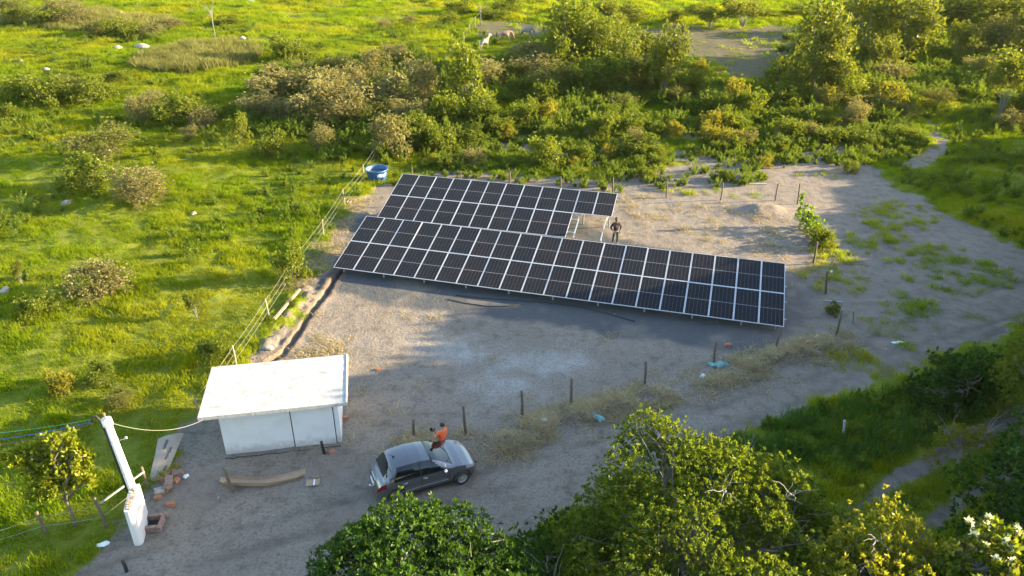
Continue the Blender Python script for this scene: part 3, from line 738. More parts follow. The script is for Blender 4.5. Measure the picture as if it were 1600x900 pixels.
thicket([(762, 140, 66, 40, 'brown'), (775, 112, 56, 24, 'green'), (800, 128, 50, 30, 'green'), (835, 130, 70, 36, 'brown'), (870, 118, 56, 64, 'gtree'), (930, 112, 70, 70, 'gtree'), (950, 95, 80, 60, 'olive'),
    (865, 150, 70, 40, 'dark'), (910, 150, 60, 50, 'green'), (945, 150, 70, 62, 'green'), (975, 140, 76, 66, 'olive'), (1000, 110, 60, 56, 'olive'), (1020, 118, 60, 50, 'olive'), (900, 60, 60, 44, 'gtree'), (885, 84, 60, 50, 'gtree'),
    (930, 70, 60, 40, 'gtree'), (960, 62, 60, 34, 'olive'), (820, 150, 40, 30, 'green'), (760, 165, 40, 30, 'green'), (1075, 150, 46, 44, 'green'), (1060, 165, 40, 26, 'dark'), (850, 165, 36, 40, 'green'), (968, 175, 50, 26, 'dark')],
    'in the belt between horses and arrays', 'bushes of the middle belt')
thicket([(1252, 104, 44, 48, 'olive'), (1228, 142, 48, 46, 'olive'), (1245, 165, 60, 40, 'green'), (1330, 165, 60, 50, 'green'), (1300, 120, 70, 66, 'olive'), (1380, 118, 60, 56, 'olive'), (1345, 60, 80, 52, 'olive'), (1310, 55, 70, 40, 'olive'),
    (1400, 60, 70, 44, 'dark'), (1290, 175, 46, 30, 'dark'), (1360, 180, 60, 28, 'dark'), (1420, 185, 40, 22, 'dark'), (1205, 165, 36, 24, 'green'), (1250, 195, 36, 24, 'green'), (1295, 200, 36, 22, 'green')],
    'crowding round the broad yellow green tree', 'bushes round the broad tree')
thicket([(1470, 50, 80, 52, 'olive'), (1520, 56, 80, 60, 'olive'), (1560, 52, 70, 52, 'olive'), (1600, 60, 80, 60, 'olive'), (1540, 96, 70, 60, 'dark'), (1500, 30, 70, 30, 'olive'), (1580, 100, 70, 60, 'dark'), (1600, 140, 70, 60, 'green'),
    (1640, 100, 90, 80, 'olive'), (1560, 128, 60, 36, 'dark'), (1530, 122, 40, 24, 'brown'), (1610, 185, 60, 50, 'green'), (1440, 30, 60, 30, 'olive'), (1590, 22, 70, 30, 'olive'), (1650, 200, 80, 60, 'green'), (1545, 25, 60, 24, 'olive')],
    'in the upper right corner scrub', 'scrub of the upper right corner')
thicket([(25, 160, 66, 44, 'green'), (68, 170, 54, 50, 'green'), (128, 166, 54, 42, 'green'), (100, 158, 50, 34, 'dark'), (160, 156, 40, 30, 'green'), (10, 190, 40, 26, 'green')],
    'in the row at the left pasture edge', 'bushes at the left edge')
thicket([(215, 195, 44, 40, 'brown'), (262, 198, 60, 46, 'green'), (312, 206, 40, 34, 'brown'), (238, 176, 46, 30, 'brown'), (290, 186, 46, 32, 'green'), (330, 190, 36, 24, 'green'), (180, 130, 40, 20, 'green')],
    'midway across the left pasture', 'bushes midway in the left pasture')
thicket([(30, 38, 50, 26, 'green'), (75, 42, 50, 28, 'green'), (112, 40, 56, 26, 'brown'), (150, 60, 34, 24, 'dark'), (178, 58, 46, 28, 'green'), (205, 62, 40, 24, 'green'), (235, 60, 40, 20, 'brown'), (90, 26, 60, 22, 'brown'), (15, 20, 50, 20, 'dark'), (270, 48, 50, 16, 'brown'), (350, 40, 40, 14, 'green')],
    'far out in the hazy left pasture', 'bushes at the far side of the left pasture')
thicket([(700, 40, 30, 20, 'green'), (715, 22, 40, 22, 'green'), (790, 20, 44, 24, 'green'), (775, 32, 50, 18, 'green'), (950, 30, 60, 26, 'olive'), (985, 34, 50, 24, 'olive'), (1055, 36, 36, 18, 'olive'), (880, 22, 40, 16, 'green'), (1100, 22, 40, 14, 'green'), (640, 40, 26, 14, 'brown'), (600, 45, 26, 12, 'brown'), (1200, 28, 36, 16, 'green'), (1250, 25, 40, 16, 'green')],
    'dotted over the far pasture', 'bushes dotted over the far pasture')
wr = random.Random(5)
for x0_, x1_, pl_ in ((640, 800, 'behind the left half of the rear array'), (800, 960, 'behind the right half of the rear array'), (960, 1160, 'behind the back fence right of the arrays'), (1160, 1360, 'on the sand beyond the vine covered post')):
    rows = []
    for k in range(13):
        px, py = wr.uniform(x0_, x1_), wr.uniform(188, 284)
        if py > 268 and px < 1000: py -= 22
        hh = wr.uniform(16, 38) * (.7 if py > 240 else 1); rows.append((px, py, hh * wr.uniform(.9, 1.4), hh, wr.choice(['green', 'green', 'green', 'yellow', 'brown'])))
    thicket(rows, pl_, 'low bushes of the sandy strip')
thicket([(820, 205, 40, 50, 'green'), (850, 200, 36, 44, 'yellow'), (940, 222, 50, 46, 'green'), (985, 215, 46, 36, 'green'), (1150, 178, 36, 54, 'yellow'), (1170, 185, 52, 46, 'green'), (1235, 178, 44, 30, 'green'), (1120, 185, 46, 40, 'green'), (1190, 150, 22, 26, 'yellow'), (1290, 172, 20, 40, 'yellow'), (1330, 178, 26, 30, 'yellow'),
    (690, 240, 50, 40, 'green'), (735, 232, 46, 34, 'green'), (855, 262, 46, 48, 'green'), (905, 255, 40, 30, 'green'), (1000, 250, 60, 34, 'green'), (1110, 205, 40, 34, 'yellow'), (1300, 228, 46, 28, 'green'), (1255, 218, 50, 24, 'green'), (1360, 230, 60, 26, 'green'), (1420, 222, 40, 26, 'green')],
    'in the weedy belt above the sandy strip', 'weedy bushes of the green belt')
# bare dead sapling and a thin young tree far out in the pasture
def bare_tree(px, py, hpx, label, m, leafy=False):
    p = GP(px, py); h = hpx * px_scale(p) / .9
    t = thing('bare_sapling', label, 'tree', p)
    b = MB(); b.tube([(0, 0, -.1), (.03, 0, h * .5), (-.03, .02, h * .8)], [.07, .055, .03], 6); b.build('trunk', M[m], t)
    b = MB(); rr = random.Random(px)
    for k in range(14):
        z = h * rr.uniform(.5, .82); a = rr.uniform(0, 6.28); l = h * rr.uniform(.1, .26)
        b.tube([(0, 0, z), (math.cos(a) * l * .5, math.sin(a) * l * .5, z + l * .5), (math.cos(a) * l * .8, math.sin(a) * l * .8, z + l * 1.1)], [.025, .018, .008], 4)
    b.build('branch', M[m], t)
bare_tree(337, 65, 52, 'leafless white stemmed sapling beside the reed patch', 'bark_pale')
bare_tree(751, 41, 30, 'thin pale young tree on the fence line beyond the horses', 'bark_pale')

# ---- large trees standing in the foreground
def limb(b, p0, p1, r0, r1, rr, n=5, wob=.12, sides=6):
    p0, p1 = Vector(p0), Vector(p1); pts = []; L = (p1 - p0).length
    for i in range(n + 1):
        t = i / n; q = p0.lerp(p1, t); k = math.sin(t * math.pi)
        q += Vector((rr.gauss(0, 1), rr.gauss(0, 1), rr.gauss(0, .6))) * wob * L * .25 * (1 if 0 < i < n else 0)
        q.z += k * .06 * L; pts.append(q)
    b.tube(pts, [r0 + (r1 - r0) * i / n for i in range(n + 1)], sides); return pts
def big_tree(name, label, base, blobs, n, per, ln, wd, lf, bk, seed, twigs=30, lo=.45, bare=0, spread=.8, trunk_r=.16, sunlit_top=.5, flowers=0):
    rr = random.Random(seed); r = np.random.default_rng(seed)
    base = Vector(base); t = thing(name, label, 'tree', base)
    bl = [(tuple(Vector(c) - base), s) for c, s in blobs]
    P, A, bi = crown_points(r, bl, n, lo)
    # ragged outline: push some clusters out on shoots, drop others
    k = r.uniform(0, 1, n) < .14; P[k] += A[k] * r.uniform(.05, .38, (k.sum(), 1))
    keep = vnoise(P[:, 0] * 1.5 + P[:, 2] * .9, P[:, 1] * 1.5 - P[:, 2] * .6, seed) > .30
    P, A, bi = P[keep], A[keep], bi[keep]
    zmin = min(c[2] - s[2] for c, s in bl); zmax = max(c[2] + s[2] for c, s in bl)
    tint = np.clip((P[:, 2] - zmin) / (zmax - zmin), 0, 1) * sunlit_top + r.uniform(0, .45, len(bl))[bi] + r.uniform(-.1, .1, len(P))  # leaf tint lightens with height: sun on the crown tops put into colour
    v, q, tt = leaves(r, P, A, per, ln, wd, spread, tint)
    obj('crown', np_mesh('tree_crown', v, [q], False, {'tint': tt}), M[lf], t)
    b = MB(); fork = Vector((0, 0, 1.2))
    b.tube([(0, 0, -.15), (.04, .02, .5), fork], [trunk_r * 1.35, trunk_r * 1.05, trunk_r], 8); b.build('trunk', M[bk], t)
    b = MB()
    for i, (c, s) in enumerate(bl):
        c = Vector(c); pts = limb(b, fork, c, trunk_r * .55, .035, rr, 6, .3)
        for k_ in range(twigs // len(bl) + 3):
            d = Vector((rr.gauss(0, 1), rr.gauss(0, 1), abs(rr.gauss(0, .8)) + .2)).normalized()
            e = c + Vector((d.x * s[0], d.y * s[1], d.z * s[2])) * rr.uniform(.7, 1.02)
            limb(b, pts[rr.randrange(3, 6)], e, .028, .007, rr, 4, .35, 5)
    b.build('branches', M[bk], t)
    if bare:
        b = MB()
        for k_ in range(bare):
            c, s = bl[rr.randrange(len(bl))]; c = Vector(c)
            d = Vector((rr.gauss(0, 1), rr.gauss(0, 1) - .6, abs(rr.gauss(0, .7)) + .7)).normalized()
            st = c + Vector((d.x * s[0], d.y * s[1], d.z * s[2])) * .35; e = c + Vector((d.x * s[0], d.y * s[1], d.z * s[2])) * rr.uniform(1.05, 1.22)
            pts = limb(b, st, e, .036, .012, rr, 5, .14, 5)
            for j in range(7):
                q0 = pts[rr.randrange(2, 6)]; dd = (d + Vector((rr.gauss(0, .5), rr.gauss(0, .5), rr.gauss(0, .35)))).normalized()
                limb(b, q0, q0 + dd * rr.uniform(.5, 1.2), .016, .005, rr, 4, .12, 4)
        tag(b.build('bare_branches', M['bark_pale'], t), kind='stuff')
    if flowers:
        top = np.argsort(-(P[:, 2] - .25 * P[:, 1] + r.uniform(0, .6, len(P))))[:flowers * 4]; sel = r.choice(top, flowers, replace=False)
        v, q, tt = leaves(r, np.repeat(P[sel] + A[sel] * .12, 5, 0) + r.normal(0, .035, (flowers * 5, 3)), np.repeat(A[sel], 5, 0), 7, .11, .06, .8)
        obj('blossom', np_mesh('blossom', v, [q], False, {'tint': tt}), M['petal'], t)
    return t
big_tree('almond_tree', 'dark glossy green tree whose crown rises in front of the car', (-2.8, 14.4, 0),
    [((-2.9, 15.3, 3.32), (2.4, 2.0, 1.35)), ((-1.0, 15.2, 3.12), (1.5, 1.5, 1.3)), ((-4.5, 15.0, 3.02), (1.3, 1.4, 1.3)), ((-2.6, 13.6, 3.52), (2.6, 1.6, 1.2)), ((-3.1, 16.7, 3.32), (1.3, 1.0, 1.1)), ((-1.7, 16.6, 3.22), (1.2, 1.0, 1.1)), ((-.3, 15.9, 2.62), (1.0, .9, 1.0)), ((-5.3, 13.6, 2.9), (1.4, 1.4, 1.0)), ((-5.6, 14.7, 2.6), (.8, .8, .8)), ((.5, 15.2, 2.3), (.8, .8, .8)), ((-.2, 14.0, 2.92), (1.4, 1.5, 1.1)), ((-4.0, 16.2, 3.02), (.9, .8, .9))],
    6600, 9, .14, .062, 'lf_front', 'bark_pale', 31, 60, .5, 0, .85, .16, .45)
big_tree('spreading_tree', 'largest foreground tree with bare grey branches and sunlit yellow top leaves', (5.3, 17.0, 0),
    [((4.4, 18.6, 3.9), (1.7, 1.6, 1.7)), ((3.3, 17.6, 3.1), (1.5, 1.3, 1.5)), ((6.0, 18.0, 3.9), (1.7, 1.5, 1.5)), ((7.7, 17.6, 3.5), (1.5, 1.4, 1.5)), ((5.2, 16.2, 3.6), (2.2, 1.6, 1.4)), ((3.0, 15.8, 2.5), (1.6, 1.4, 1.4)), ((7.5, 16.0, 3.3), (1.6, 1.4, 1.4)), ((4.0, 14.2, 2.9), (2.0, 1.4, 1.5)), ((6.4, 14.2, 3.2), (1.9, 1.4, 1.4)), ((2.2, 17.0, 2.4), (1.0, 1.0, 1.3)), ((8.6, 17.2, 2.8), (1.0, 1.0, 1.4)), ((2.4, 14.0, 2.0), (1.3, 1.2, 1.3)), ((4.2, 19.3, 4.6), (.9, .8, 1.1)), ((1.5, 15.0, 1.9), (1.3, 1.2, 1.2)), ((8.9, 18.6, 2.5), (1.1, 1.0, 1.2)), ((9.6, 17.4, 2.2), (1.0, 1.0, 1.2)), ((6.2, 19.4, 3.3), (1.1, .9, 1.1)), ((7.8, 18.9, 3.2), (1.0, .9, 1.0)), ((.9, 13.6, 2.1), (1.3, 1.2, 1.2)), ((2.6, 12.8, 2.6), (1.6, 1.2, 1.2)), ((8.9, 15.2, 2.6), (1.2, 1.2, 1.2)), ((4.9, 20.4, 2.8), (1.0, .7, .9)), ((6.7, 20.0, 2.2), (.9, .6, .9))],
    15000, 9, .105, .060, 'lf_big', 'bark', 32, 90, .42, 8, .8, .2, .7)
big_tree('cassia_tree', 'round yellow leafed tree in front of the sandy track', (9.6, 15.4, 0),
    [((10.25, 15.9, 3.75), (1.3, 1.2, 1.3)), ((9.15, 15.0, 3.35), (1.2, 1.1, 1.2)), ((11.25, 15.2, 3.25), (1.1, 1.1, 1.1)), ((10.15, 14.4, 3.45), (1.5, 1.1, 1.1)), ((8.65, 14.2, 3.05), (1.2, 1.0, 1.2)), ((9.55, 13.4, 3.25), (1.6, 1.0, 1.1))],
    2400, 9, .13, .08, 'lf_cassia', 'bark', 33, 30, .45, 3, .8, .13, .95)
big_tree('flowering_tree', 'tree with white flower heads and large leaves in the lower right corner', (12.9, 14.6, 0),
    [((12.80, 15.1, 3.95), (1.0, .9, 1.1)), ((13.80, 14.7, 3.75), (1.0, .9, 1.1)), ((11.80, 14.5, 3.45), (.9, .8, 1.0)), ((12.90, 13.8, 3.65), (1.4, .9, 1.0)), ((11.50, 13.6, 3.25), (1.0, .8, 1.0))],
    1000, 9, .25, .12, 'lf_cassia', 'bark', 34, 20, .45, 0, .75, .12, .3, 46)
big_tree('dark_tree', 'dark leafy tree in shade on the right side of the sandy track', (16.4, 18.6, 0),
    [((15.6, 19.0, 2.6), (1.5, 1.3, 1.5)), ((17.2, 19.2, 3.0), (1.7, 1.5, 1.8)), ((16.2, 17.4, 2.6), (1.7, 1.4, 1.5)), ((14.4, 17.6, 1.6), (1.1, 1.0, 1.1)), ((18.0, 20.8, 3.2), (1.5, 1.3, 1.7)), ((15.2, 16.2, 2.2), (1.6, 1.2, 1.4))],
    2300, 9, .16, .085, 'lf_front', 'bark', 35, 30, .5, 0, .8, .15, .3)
big_tree('edge_tree', 'tall tree cut by the right edge of the photo above the track', (20.6, 25.2, 0),
    [((20.2, 25.4, 3.0), (1.3, 1.2, 1.6)), ((21.4, 25.8, 4.2), (1.6, 1.5, 1.8)), ((21.6, 24.2, 3.0), (1.6, 1.4, 1.6)), ((22.2, 25.0, 5.6), (1.5, 1.4, 1.6))],
    2000, 9, .17, .09, 'lf_green', 'bark', 36, 26, .5, 3, .8, .16, .5)
big_tree('track_shrub', 'low yellowish bush with bare grey twigs overhanging the sandy track', (17.0, 23.2, 0),
    [((16.8, 23.3, 1.35), (.9, .6, .35)), ((17.7, 23.4, 1.3), (.7, .6, .35)), ((15.7, 22.9, .8), (.3, .3, .3))],
    330, 8, .10, .06, 'lf_yellow', 'bark', 37, 26, .4, 2, .8, .06, .3)
big_tree('corner_bush', 'dark rounded bush between the road and the right edge near the rag tied posts', (18.6, 26.6, 0),
    [((17.6, 26.8, 1.0), (1.2, 1.0, 1.0)), ((18.9, 26.8, 1.3), (1.3, 1.0, 1.2)), ((20.0, 27.4, 1.4), (1.2, 1.0, 1.2)), ((19.0, 28.0, 1.0), (1.4, 1.0, .9))],
    1300, 8, .15, .085, 'lf_front', 'bark', 38, 16, .5, 0, .8, .08, .3)
big_tree('understory_bush', 'dark low bush filling the gap between the two foreground trees', (1.2, 18.3, 0),
    [((.7, 18.2, .7), (1.0, .9, .9)), ((1.8, 18.6, 1.1), (1.1, .9, 1.0)), ((1.2, 17.2, 1.2), (1.2, 1.0, 1.1)), ((-.1, 17.3, .6), (.8, .8, .8))], 1500, 8, .11, .06, 'lf_front', 'bark', 43, 14, .4, 0, .8, .06, .4)
big_tree('road_bush', 'small bush with grey green leaves on the road verge behind the largest tree', (8.1, 22.2, 0),
    [((8.0, 22.3, .9), (.8, .6, .7)), ((8.9, 22.5, .8), (.6, .5, .6))], 260, 8, .14, .08, 'lf_front', 'bark', 39, 10, .4, 3, .8, .05, .4)
gp_ = GP(118, 822)
big_tree('garden_tree', 'small sunlit yellow green tree by the fence left of the white pole', (gp_.x, gp_.y, 0),
    [(tuple(Vector((gp_.x, gp_.y, 0)) + Vector(o)), s) for o, s in (((0, 0, 2.6), (.7, .7, .45)), ((-.9, .1, 2.9), (.55, .5, .4)), ((.75, .1, 2.7), (.55, .5, .45)), ((.2, .3, 3.3), (.5, .5, .4)), ((-.2, -.3, 2.15), (.75, .6, .35)), ((-1.2, 0, 3.2), (.35, .35, .25)), ((.95, .1, 3.2), (.3, .3, .3)), ((.3, 0, 3.75), (.22, .22, .25)), ((-.5, .2, 3.4), (.4, .4, .3)), ((.9, -.1, 2.2), (.35, .35, .3)))],
    620, 8, .18, .11, 'lf_garden', 'bark_dark', 40, 30, .3, 0, .8, .045, .5)
# trees that stand beyond the right edge of the photograph and shade the road and yard
SHADE = [(23.5, 22.8, 9.2, 3.6), (26, 25.2, 11.0, 3.8), (28, 28.0, 10.3, 3.8), (31, 30.5, 10.0, 3.8), (33, 33.5, 10.3, 3.6), (35, 36.5, 9.8, 3.4), (37, 39.5, 8.0, 3.2), (38, 42.0, 5.6, 2.8), (39.5, 44.5, 5.2, 2.8),
    (41.5, 47, 5.6, 3.0), (43, 49.5, 6.0, 3.0), (45, 52, 6.0, 3.0), (47, 54.5, 6.2, 3.0), (49, 57, 6.4, 3.0), (51, 60, 6.4, 3.0), (53, 63, 6.2, 3.0), (28, 23.0, 10.4, 3.4), (31, 26.2, 11.0, 3.8), (34, 29.5, 10.4, 3.6), (38, 33.5, 10.4, 3.6), (44, 43, 6.0, 3.0), (48, 49, 6.4, 3.0), (52, 55.5, 6.6, 3.0),
    (24, 19.5, 8.9, 3.4), (24, 16.8, 6.6, 3.0), (26, 13.5, 6.6, 3.0), (26, 10.5, 6.6, 3.0), (42, 38, 8.4, 3.4)]
for i, (sx, sy, sh, sr) in enumerate(SHADE):
    if i == 0:
        rr = random.Random(9)
        sproto = big_tree('roadside_tree', 'tree of the row on the roadside beyond the right edge', (sx, sy, 0),
            [((sx + rr.uniform(-.7, .7) * 2.2, sy + rr.uniform(-.7, .7) * 2.2, rr.uniform(1.2, 7.4)), (1.7, 1.7, 1.3)) for _ in range(24)], 6500, 8, .30, .18, 'lf_green', 'bark', 41, 30, .25, 0, .8, .2, .4)
        sproto['group'] = 'roadside trees beyond the right edge'
        s_ = sproto
    else:
        s_ = copy_tree(sproto)
    s_.location = (sx, sy, 0); s_.rotation_euler.z = i * 1.9; k = sh / 8.6; s_.scale = (k * sr / 3.4, k * sr / 3.4, k)

# ------------------------------------------------------------------ solar arrays
PW, PH = 1.2117, 2.4129
def glass_mat():
    m = bpy.data.materials.new('solar_cells'); m.use_nodes = True; nt = m.node_tree; b = nt.nodes['Principled BSDF']
    N = nt.nodes.new; L = nt.links.new
    uv = N('ShaderNodeUVMap'); sp = N('ShaderNodeSeparateXYZ'); L(uv.outputs[0], sp.inputs[0])
    def mth(op, a, b_=None):
        x = N('ShaderNodeMath'); x.operation = op
        for i, q in enumerate((a, b_)):
            if q is None: continue
            if isinstance(q, (int, float)): x.inputs[i].default_value = q
            else: L(q, x.inputs[i])
        return x.outputs[0]
    def line(co, n, half):
        f = mth('FRACT', mth('ADD', mth('MULTIPLY', co, n), .5)); d = mth('ABSOLUTE', mth('SUBTRACT', f, .5)); return mth('LESS_THAN', d, half)
    u, v = sp.outputs[0], sp.outputs[1]
    col_l = line(u, 6, .034); row_l = line(v, 24, .04)
    bus = mth('MULTIPLY', line(u, 60, .10), .05)
    mid = mth('LESS_THAN', mth('ABSOLUTE', mth('SUBTRACT', v, .5)), .0042)
    dots = mth('MULTIPLY', col_l, mth('ADD', .07, mth('MULTIPLY', line(v, 24, .2), .32)))
    s = mth('MINIMUM', mth('ADD', mth('ADD', dots, mth('MULTIPLY', row_l, .08)), mth('ADD', bus, mth('MULTIPLY', mid, .85))), 1.0)
    oi = N('ShaderNodeObjectInfo'); mx0 = N('ShaderNodeMix'); mx0.data_type = 'RGBA'; L(oi.outputs['Random'], mx0.inputs[0])
    mx0.inputs[6].default_value = (.006, .007, .011, 1); mx0.inputs[7].default_value = (.010, .0095, .011, 1)
    mx = N('ShaderNodeMix'); mx.data_type = 'RGBA'; L(s, mx.inputs[0]); L(mx0.outputs[2], mx.inputs[6]); mx.inputs[7].default_value = (.36, .37, .38, 1)
    tcd = N('ShaderNodeTexCoord'); nd = N('ShaderNodeTexNoise'); nd.inputs['Scale'].default_value = 2.2; nd.inputs['Detail'].default_value = 5; nd.noise_dimensions = '4D'
    L(tcd.outputs['Object'], nd.inputs['Vector']); wd_ = N('ShaderNodeMath'); wd_.operation = 'MULTIPLY'; wd_.inputs[1].default_value = 40; L(oi.outputs['Random'], wd_.inputs[0]); L(wd_.outputs[0], nd.inputs['W'])
    dr_ = N('ShaderNodeMapRange'); dr_.inputs[1].default_value = .4; dr_.inputs[2].default_value = .75; dr_.inputs[3].default_value = .01; dr_.inputs[4].default_value = .035; L(nd.outputs['Fac'], dr_.inputs[0])
    md_ = N('ShaderNodeMix'); md_.data_type = 'RGBA'; L(dr_.outputs[0], md_.inputs[0]); L(mx.outputs[2], md_.inputs[6]); md_.inputs[7].default_value = (.20, .17, .14, 1); mx = md_
    L(mx.outputs[2], b.inputs['Base Color']); b.inputs['Roughness'].default_value = .25; b.inputs['Specular IOR Level'].default_value = .09
    return m
M['cells'] = glass_mat()
gme = bpy.data.meshes.new('solar_panel'); gw, gh, fz = PW - .016, PH - .016, .035
gme.from_pydata([(.014, .014, fz - .004), (gw - .014, .014, fz - .004), (gw - .014, gh - .014, fz - .004), (.014, gh - .014, fz - .004), (.014, .014, .004), (gw - .014, .014, .004), (gw - .014, gh - .014, .004), (.014, gh - .014, .004)], [],
    [(0, 1, 2, 3), (7, 6, 5, 4), (0, 4, 5, 1), (1, 5, 6, 2), (2, 6, 7, 3), (3, 7, 4, 0)])
ul = gme.uv_layers.new(name='UVMap')
for li, u_ in zip(gme.polygons[0].loop_indices, ((0, 0), (1, 0), (1, 1), (0, 1))): ul.data[li].uv = u_
gme.materials.append(M['cells'])
fb = MB(); k = .029
fb.box((gw / 2, k / 2, fz / 2), (gw, k, fz)); fb.box((gw / 2, gh - k / 2, fz / 2), (gw, k, fz)); fb.box((k / 2, gh / 2, fz / 2 - .0005), (k, gh - 2 * k, fz - .001)); fb.box((gw - k / 2, gh / 2, fz / 2 - .0005), (k, gh - 2 * k, fz - .001))
fme = fb.mesh('panel_frame'); fme.materials.append(M['alu'])
def solar_array(label, org, yaw, tilt, cells, ncol, rails_to):
    t = thing('solar_array', label, 'solar array', org, yaw)
    T = Matrix.Rotation(tilt, 4, 'X')
    for c, r in cells:
        p = obj('solar_panel', gme, None, t); p.matrix_local = T @ Matrix.Translation((c * PW, r * PH, 0)) @ Matrix.Rotation(random.gauss(0, .0022), 4, 'X') @ Matrix.Rotation(random.gauss(0, .003), 4, 'Y')
        obj('panel_frame', fme, None, p)
    for r in (0, 1):
        for q in (.24, .76):
            L = ncol * PW if r == 0 or rails_to is None else ncol * PW
            if rails_to is not None and r == 0: L = rails_to * PW
            b = MB(); b.box((L / 2 + .02, (r + q) * PH, -.028), (L + .16, .055, .05)); b.build('rail', M['steel'], t).matrix_local = T
    # clamp strip glimpsed in the gaps between the modules
    xs_ = [.42 + 2 * PW * i for i in range(ncol // 2 + 1) if .42 + 2 * PW * i < ncol * PW - .1]
    if xs_[-1] < ncol * PW - 1.2: xs_.append(ncol * PW - .35)
    for x_ in xs_:
        b = MB(); b.box((x_, PH, -.09), (.06, 2 * PH - .3, .07)); b.build('rafter', M['steel'], t).matrix_local = T
        for v_, nm in ((.42, 'leg'), (3.95, 'leg')):
            y_, z_ = v_ * math.cos(tilt), v_ * math.sin(tilt) - .12
            zb = -org[2] - .15
            b = MB(); b.box((x_, y_, (z_ + zb) / 2), (.075, .075, z_ - zb)); b.build(nm, M['steel'], t)
        b = MB(); y1, z1 = 3.95 * math.cos(tilt), 3.95 * math.sin(tilt) - .6 - org[2] * .3
        y0, z0 = 2.2 * math.cos(tilt), 2.2 * math.sin(tilt) - .12
        b.tube([(x_ + .05, y0, z0), (x_ + .05, y1, z1)], .02, 5); b.build('brace', M['steel'], t)
    return t
solar_array('front solar array of forty dark panels in two even rows', (-10.03, 39.41, .416), R(-15.4), R(14.69), [(c, r) for c in range(20) for r in (0, 1)], 20, None)
solar_array('rear solar array with two panels missing at its lower right corner', (-8.5255, 45.871, .6933), R(-14.526), R(15.176), [(c, r) for c in range(12) for r in (0, 1) if not (r == 0 and c > 9)], 12, 10.25)

def wall_mat():
    m = mat('hut_wall_paint', (.56, .56, .56), .85); nt = m.node_tree; b = nt.nodes['Principled BSDF']; N = nt.nodes.new; L = nt.links.new
    g = N('ShaderNodeNewGeometry'); sp = N('ShaderNodeSeparateXYZ'); L(g.outputs['Position'], sp.inputs[0])
    n = N('ShaderNodeTexNoise'); n.inputs['Scale'].default_value = 5; n.inputs['Detail'].default_value = 6; L(g.outputs['Position'], n.inputs['Vector'])
    a = N('ShaderNodeMath'); a.operation = 'MULTIPLY_ADD'; L(n.outputs['Fac'], a.inputs[0]); a.inputs[1].default_value = -.9; L(sp.outputs[2], a.inputs[2])
    r = N('ShaderNodeMapRange'); r.inputs[1].default_value = -.32; r.inputs[2].default_value = .0; r.inputs[3].default_value = .4; r.inputs[4].default_value = 0; L(a.outputs[0], r.inputs[0])
    n2 = N('ShaderNodeTexNoise'); n2.inputs['Scale'].default_value = 1.7; n2.inputs['Detail'].default_value = 6; L(g.outputs['Position'], n2.inputs['Vector'])
    r2 = N('ShaderNodeMapRange'); r2.inputs[1].default_value = .45; r2.inputs[2].default_value = .75; L(n2.outputs['Fac'], r2.inputs[0])
    x = N('ShaderNodeMix'); x.data_type = 'RGBA'; x.inputs[6].default_value = (.62, .62, .63, 1); x.inputs[7].default_value = (.55, .55, .555, 1); L(r2.outputs[0], x.inputs[0])
    y = N('ShaderNodeMix'); y.data_type = 'RGBA'; L(r.outputs[0], y.inputs[0]); L(x.outputs[2], y.inputs[6]); y.inputs[7].default_value = (.25, .20, .155, 1); L(y.outputs[2], b.inputs['Base Color'])
    return m
M['hut_wall'] = wall_mat()
# ------------------------------------------------------------------ white hut
hut = thing('utility_hut', 'small white hut with a flat white slab roof beside the yard', 'hut', (-11.74, 23.50, 0), R(10.0))
hw, hd, hh = 4.46, 2.75, 2.05     # walls, local x along the front
hx0, hy0 = .62, .42
def part(name, c, d, mt, par, **k):
    b = MB(); b.box(c, d, **k); return b.build(name, M[mt], par)
th = .14
part('wall', (hx0 + 1.31, hy0 + th / 2, hh / 2 - .1), (2.62, th, hh + .2), 'hut_wall', hut)
part('wall', (hx0 + hw - .09, hy0 + th / 2, hh / 2 - .1), (.18, th, hh + .2), 'hut_wall', hut)
part('wall', (hx0 + hw / 2, hy0 + hd - th / 2, hh / 2 - .1), (hw, th, hh + .2), 'hut_wall', hut)
part('wall', (hx0 + th / 2, hy0 + hd / 2, hh / 2 - .103), (th - .004, hd - 2 * th, hh + .194), 'hut_wall', hut)
part('wall', (hx0 + hw - th / 2, hy0 + hd / 2, hh / 2 - .103), (th - .004, hd - 2 * th, hh + .194), 'hut_wall', hut)
part('lintel', (hx0 + 3.43, hy0 + th / 2, hh - .03), (1.62, th - .006, .06), 'white_wall', hut)
dr = part('door', (hx0 + 3.455, hy0 - .018, .97), (1.585, .045, 1.98), 'hut_wall', hut, m=Matrix.Rotation(R(-.9), 3, 'Z'))
part('door_gap_shade', (hx0 + 2.66, hy0 + .05, .97), (.075, .07, 1.98), 'dark', hut)  # near-black strip stands in for the shade in the gap beside the door
part('hinge', (hx0 + 4.25, hy0 - .045, 1.55), (.03, .02, .14), 'steel', dr); part('hinge', (hx0 + 4.25, hy0 - .045, .4), (.03, .02, .14), 'steel', dr)
b = MB()
n1_, n2_ = 26, 16; LX, LY = 5.5, 3.42
vs = []; fs = []
for j in range(n2_ + 1):
    for i in range(n1_ + 1):
        e = (vnoise(i * .9, j * .9, 5) - .5) * .02
        vs.append((LX * i / n1_, LY * j / n2_, 2.20 + (float(e) if 0 < i < n1_ and 0 < j < n2_ else 0)))
for j in range(n2_):
    for i in range(n1_): a = j * (n1_ + 1) + i; fs.append((a, a + 1, a + n1_ + 2, a + n1_ + 1))
b.add(vs, fs, True)
b.add([(0, 0, 2.06), (LX, 0, 2.06), (LX, LY, 2.06), (0, LY, 2.06), (0, 0, 2.20), (LX, 0, 2.20), (LX, LY, 2.20), (0, LY, 2.20)], [(3, 2, 1, 0), (0, 1, 5, 4), (1, 2, 6, 5), (2, 3, 7, 6), (3, 0, 4, 7)])
rf = b.build('roof_slab', M['roof'], hut)
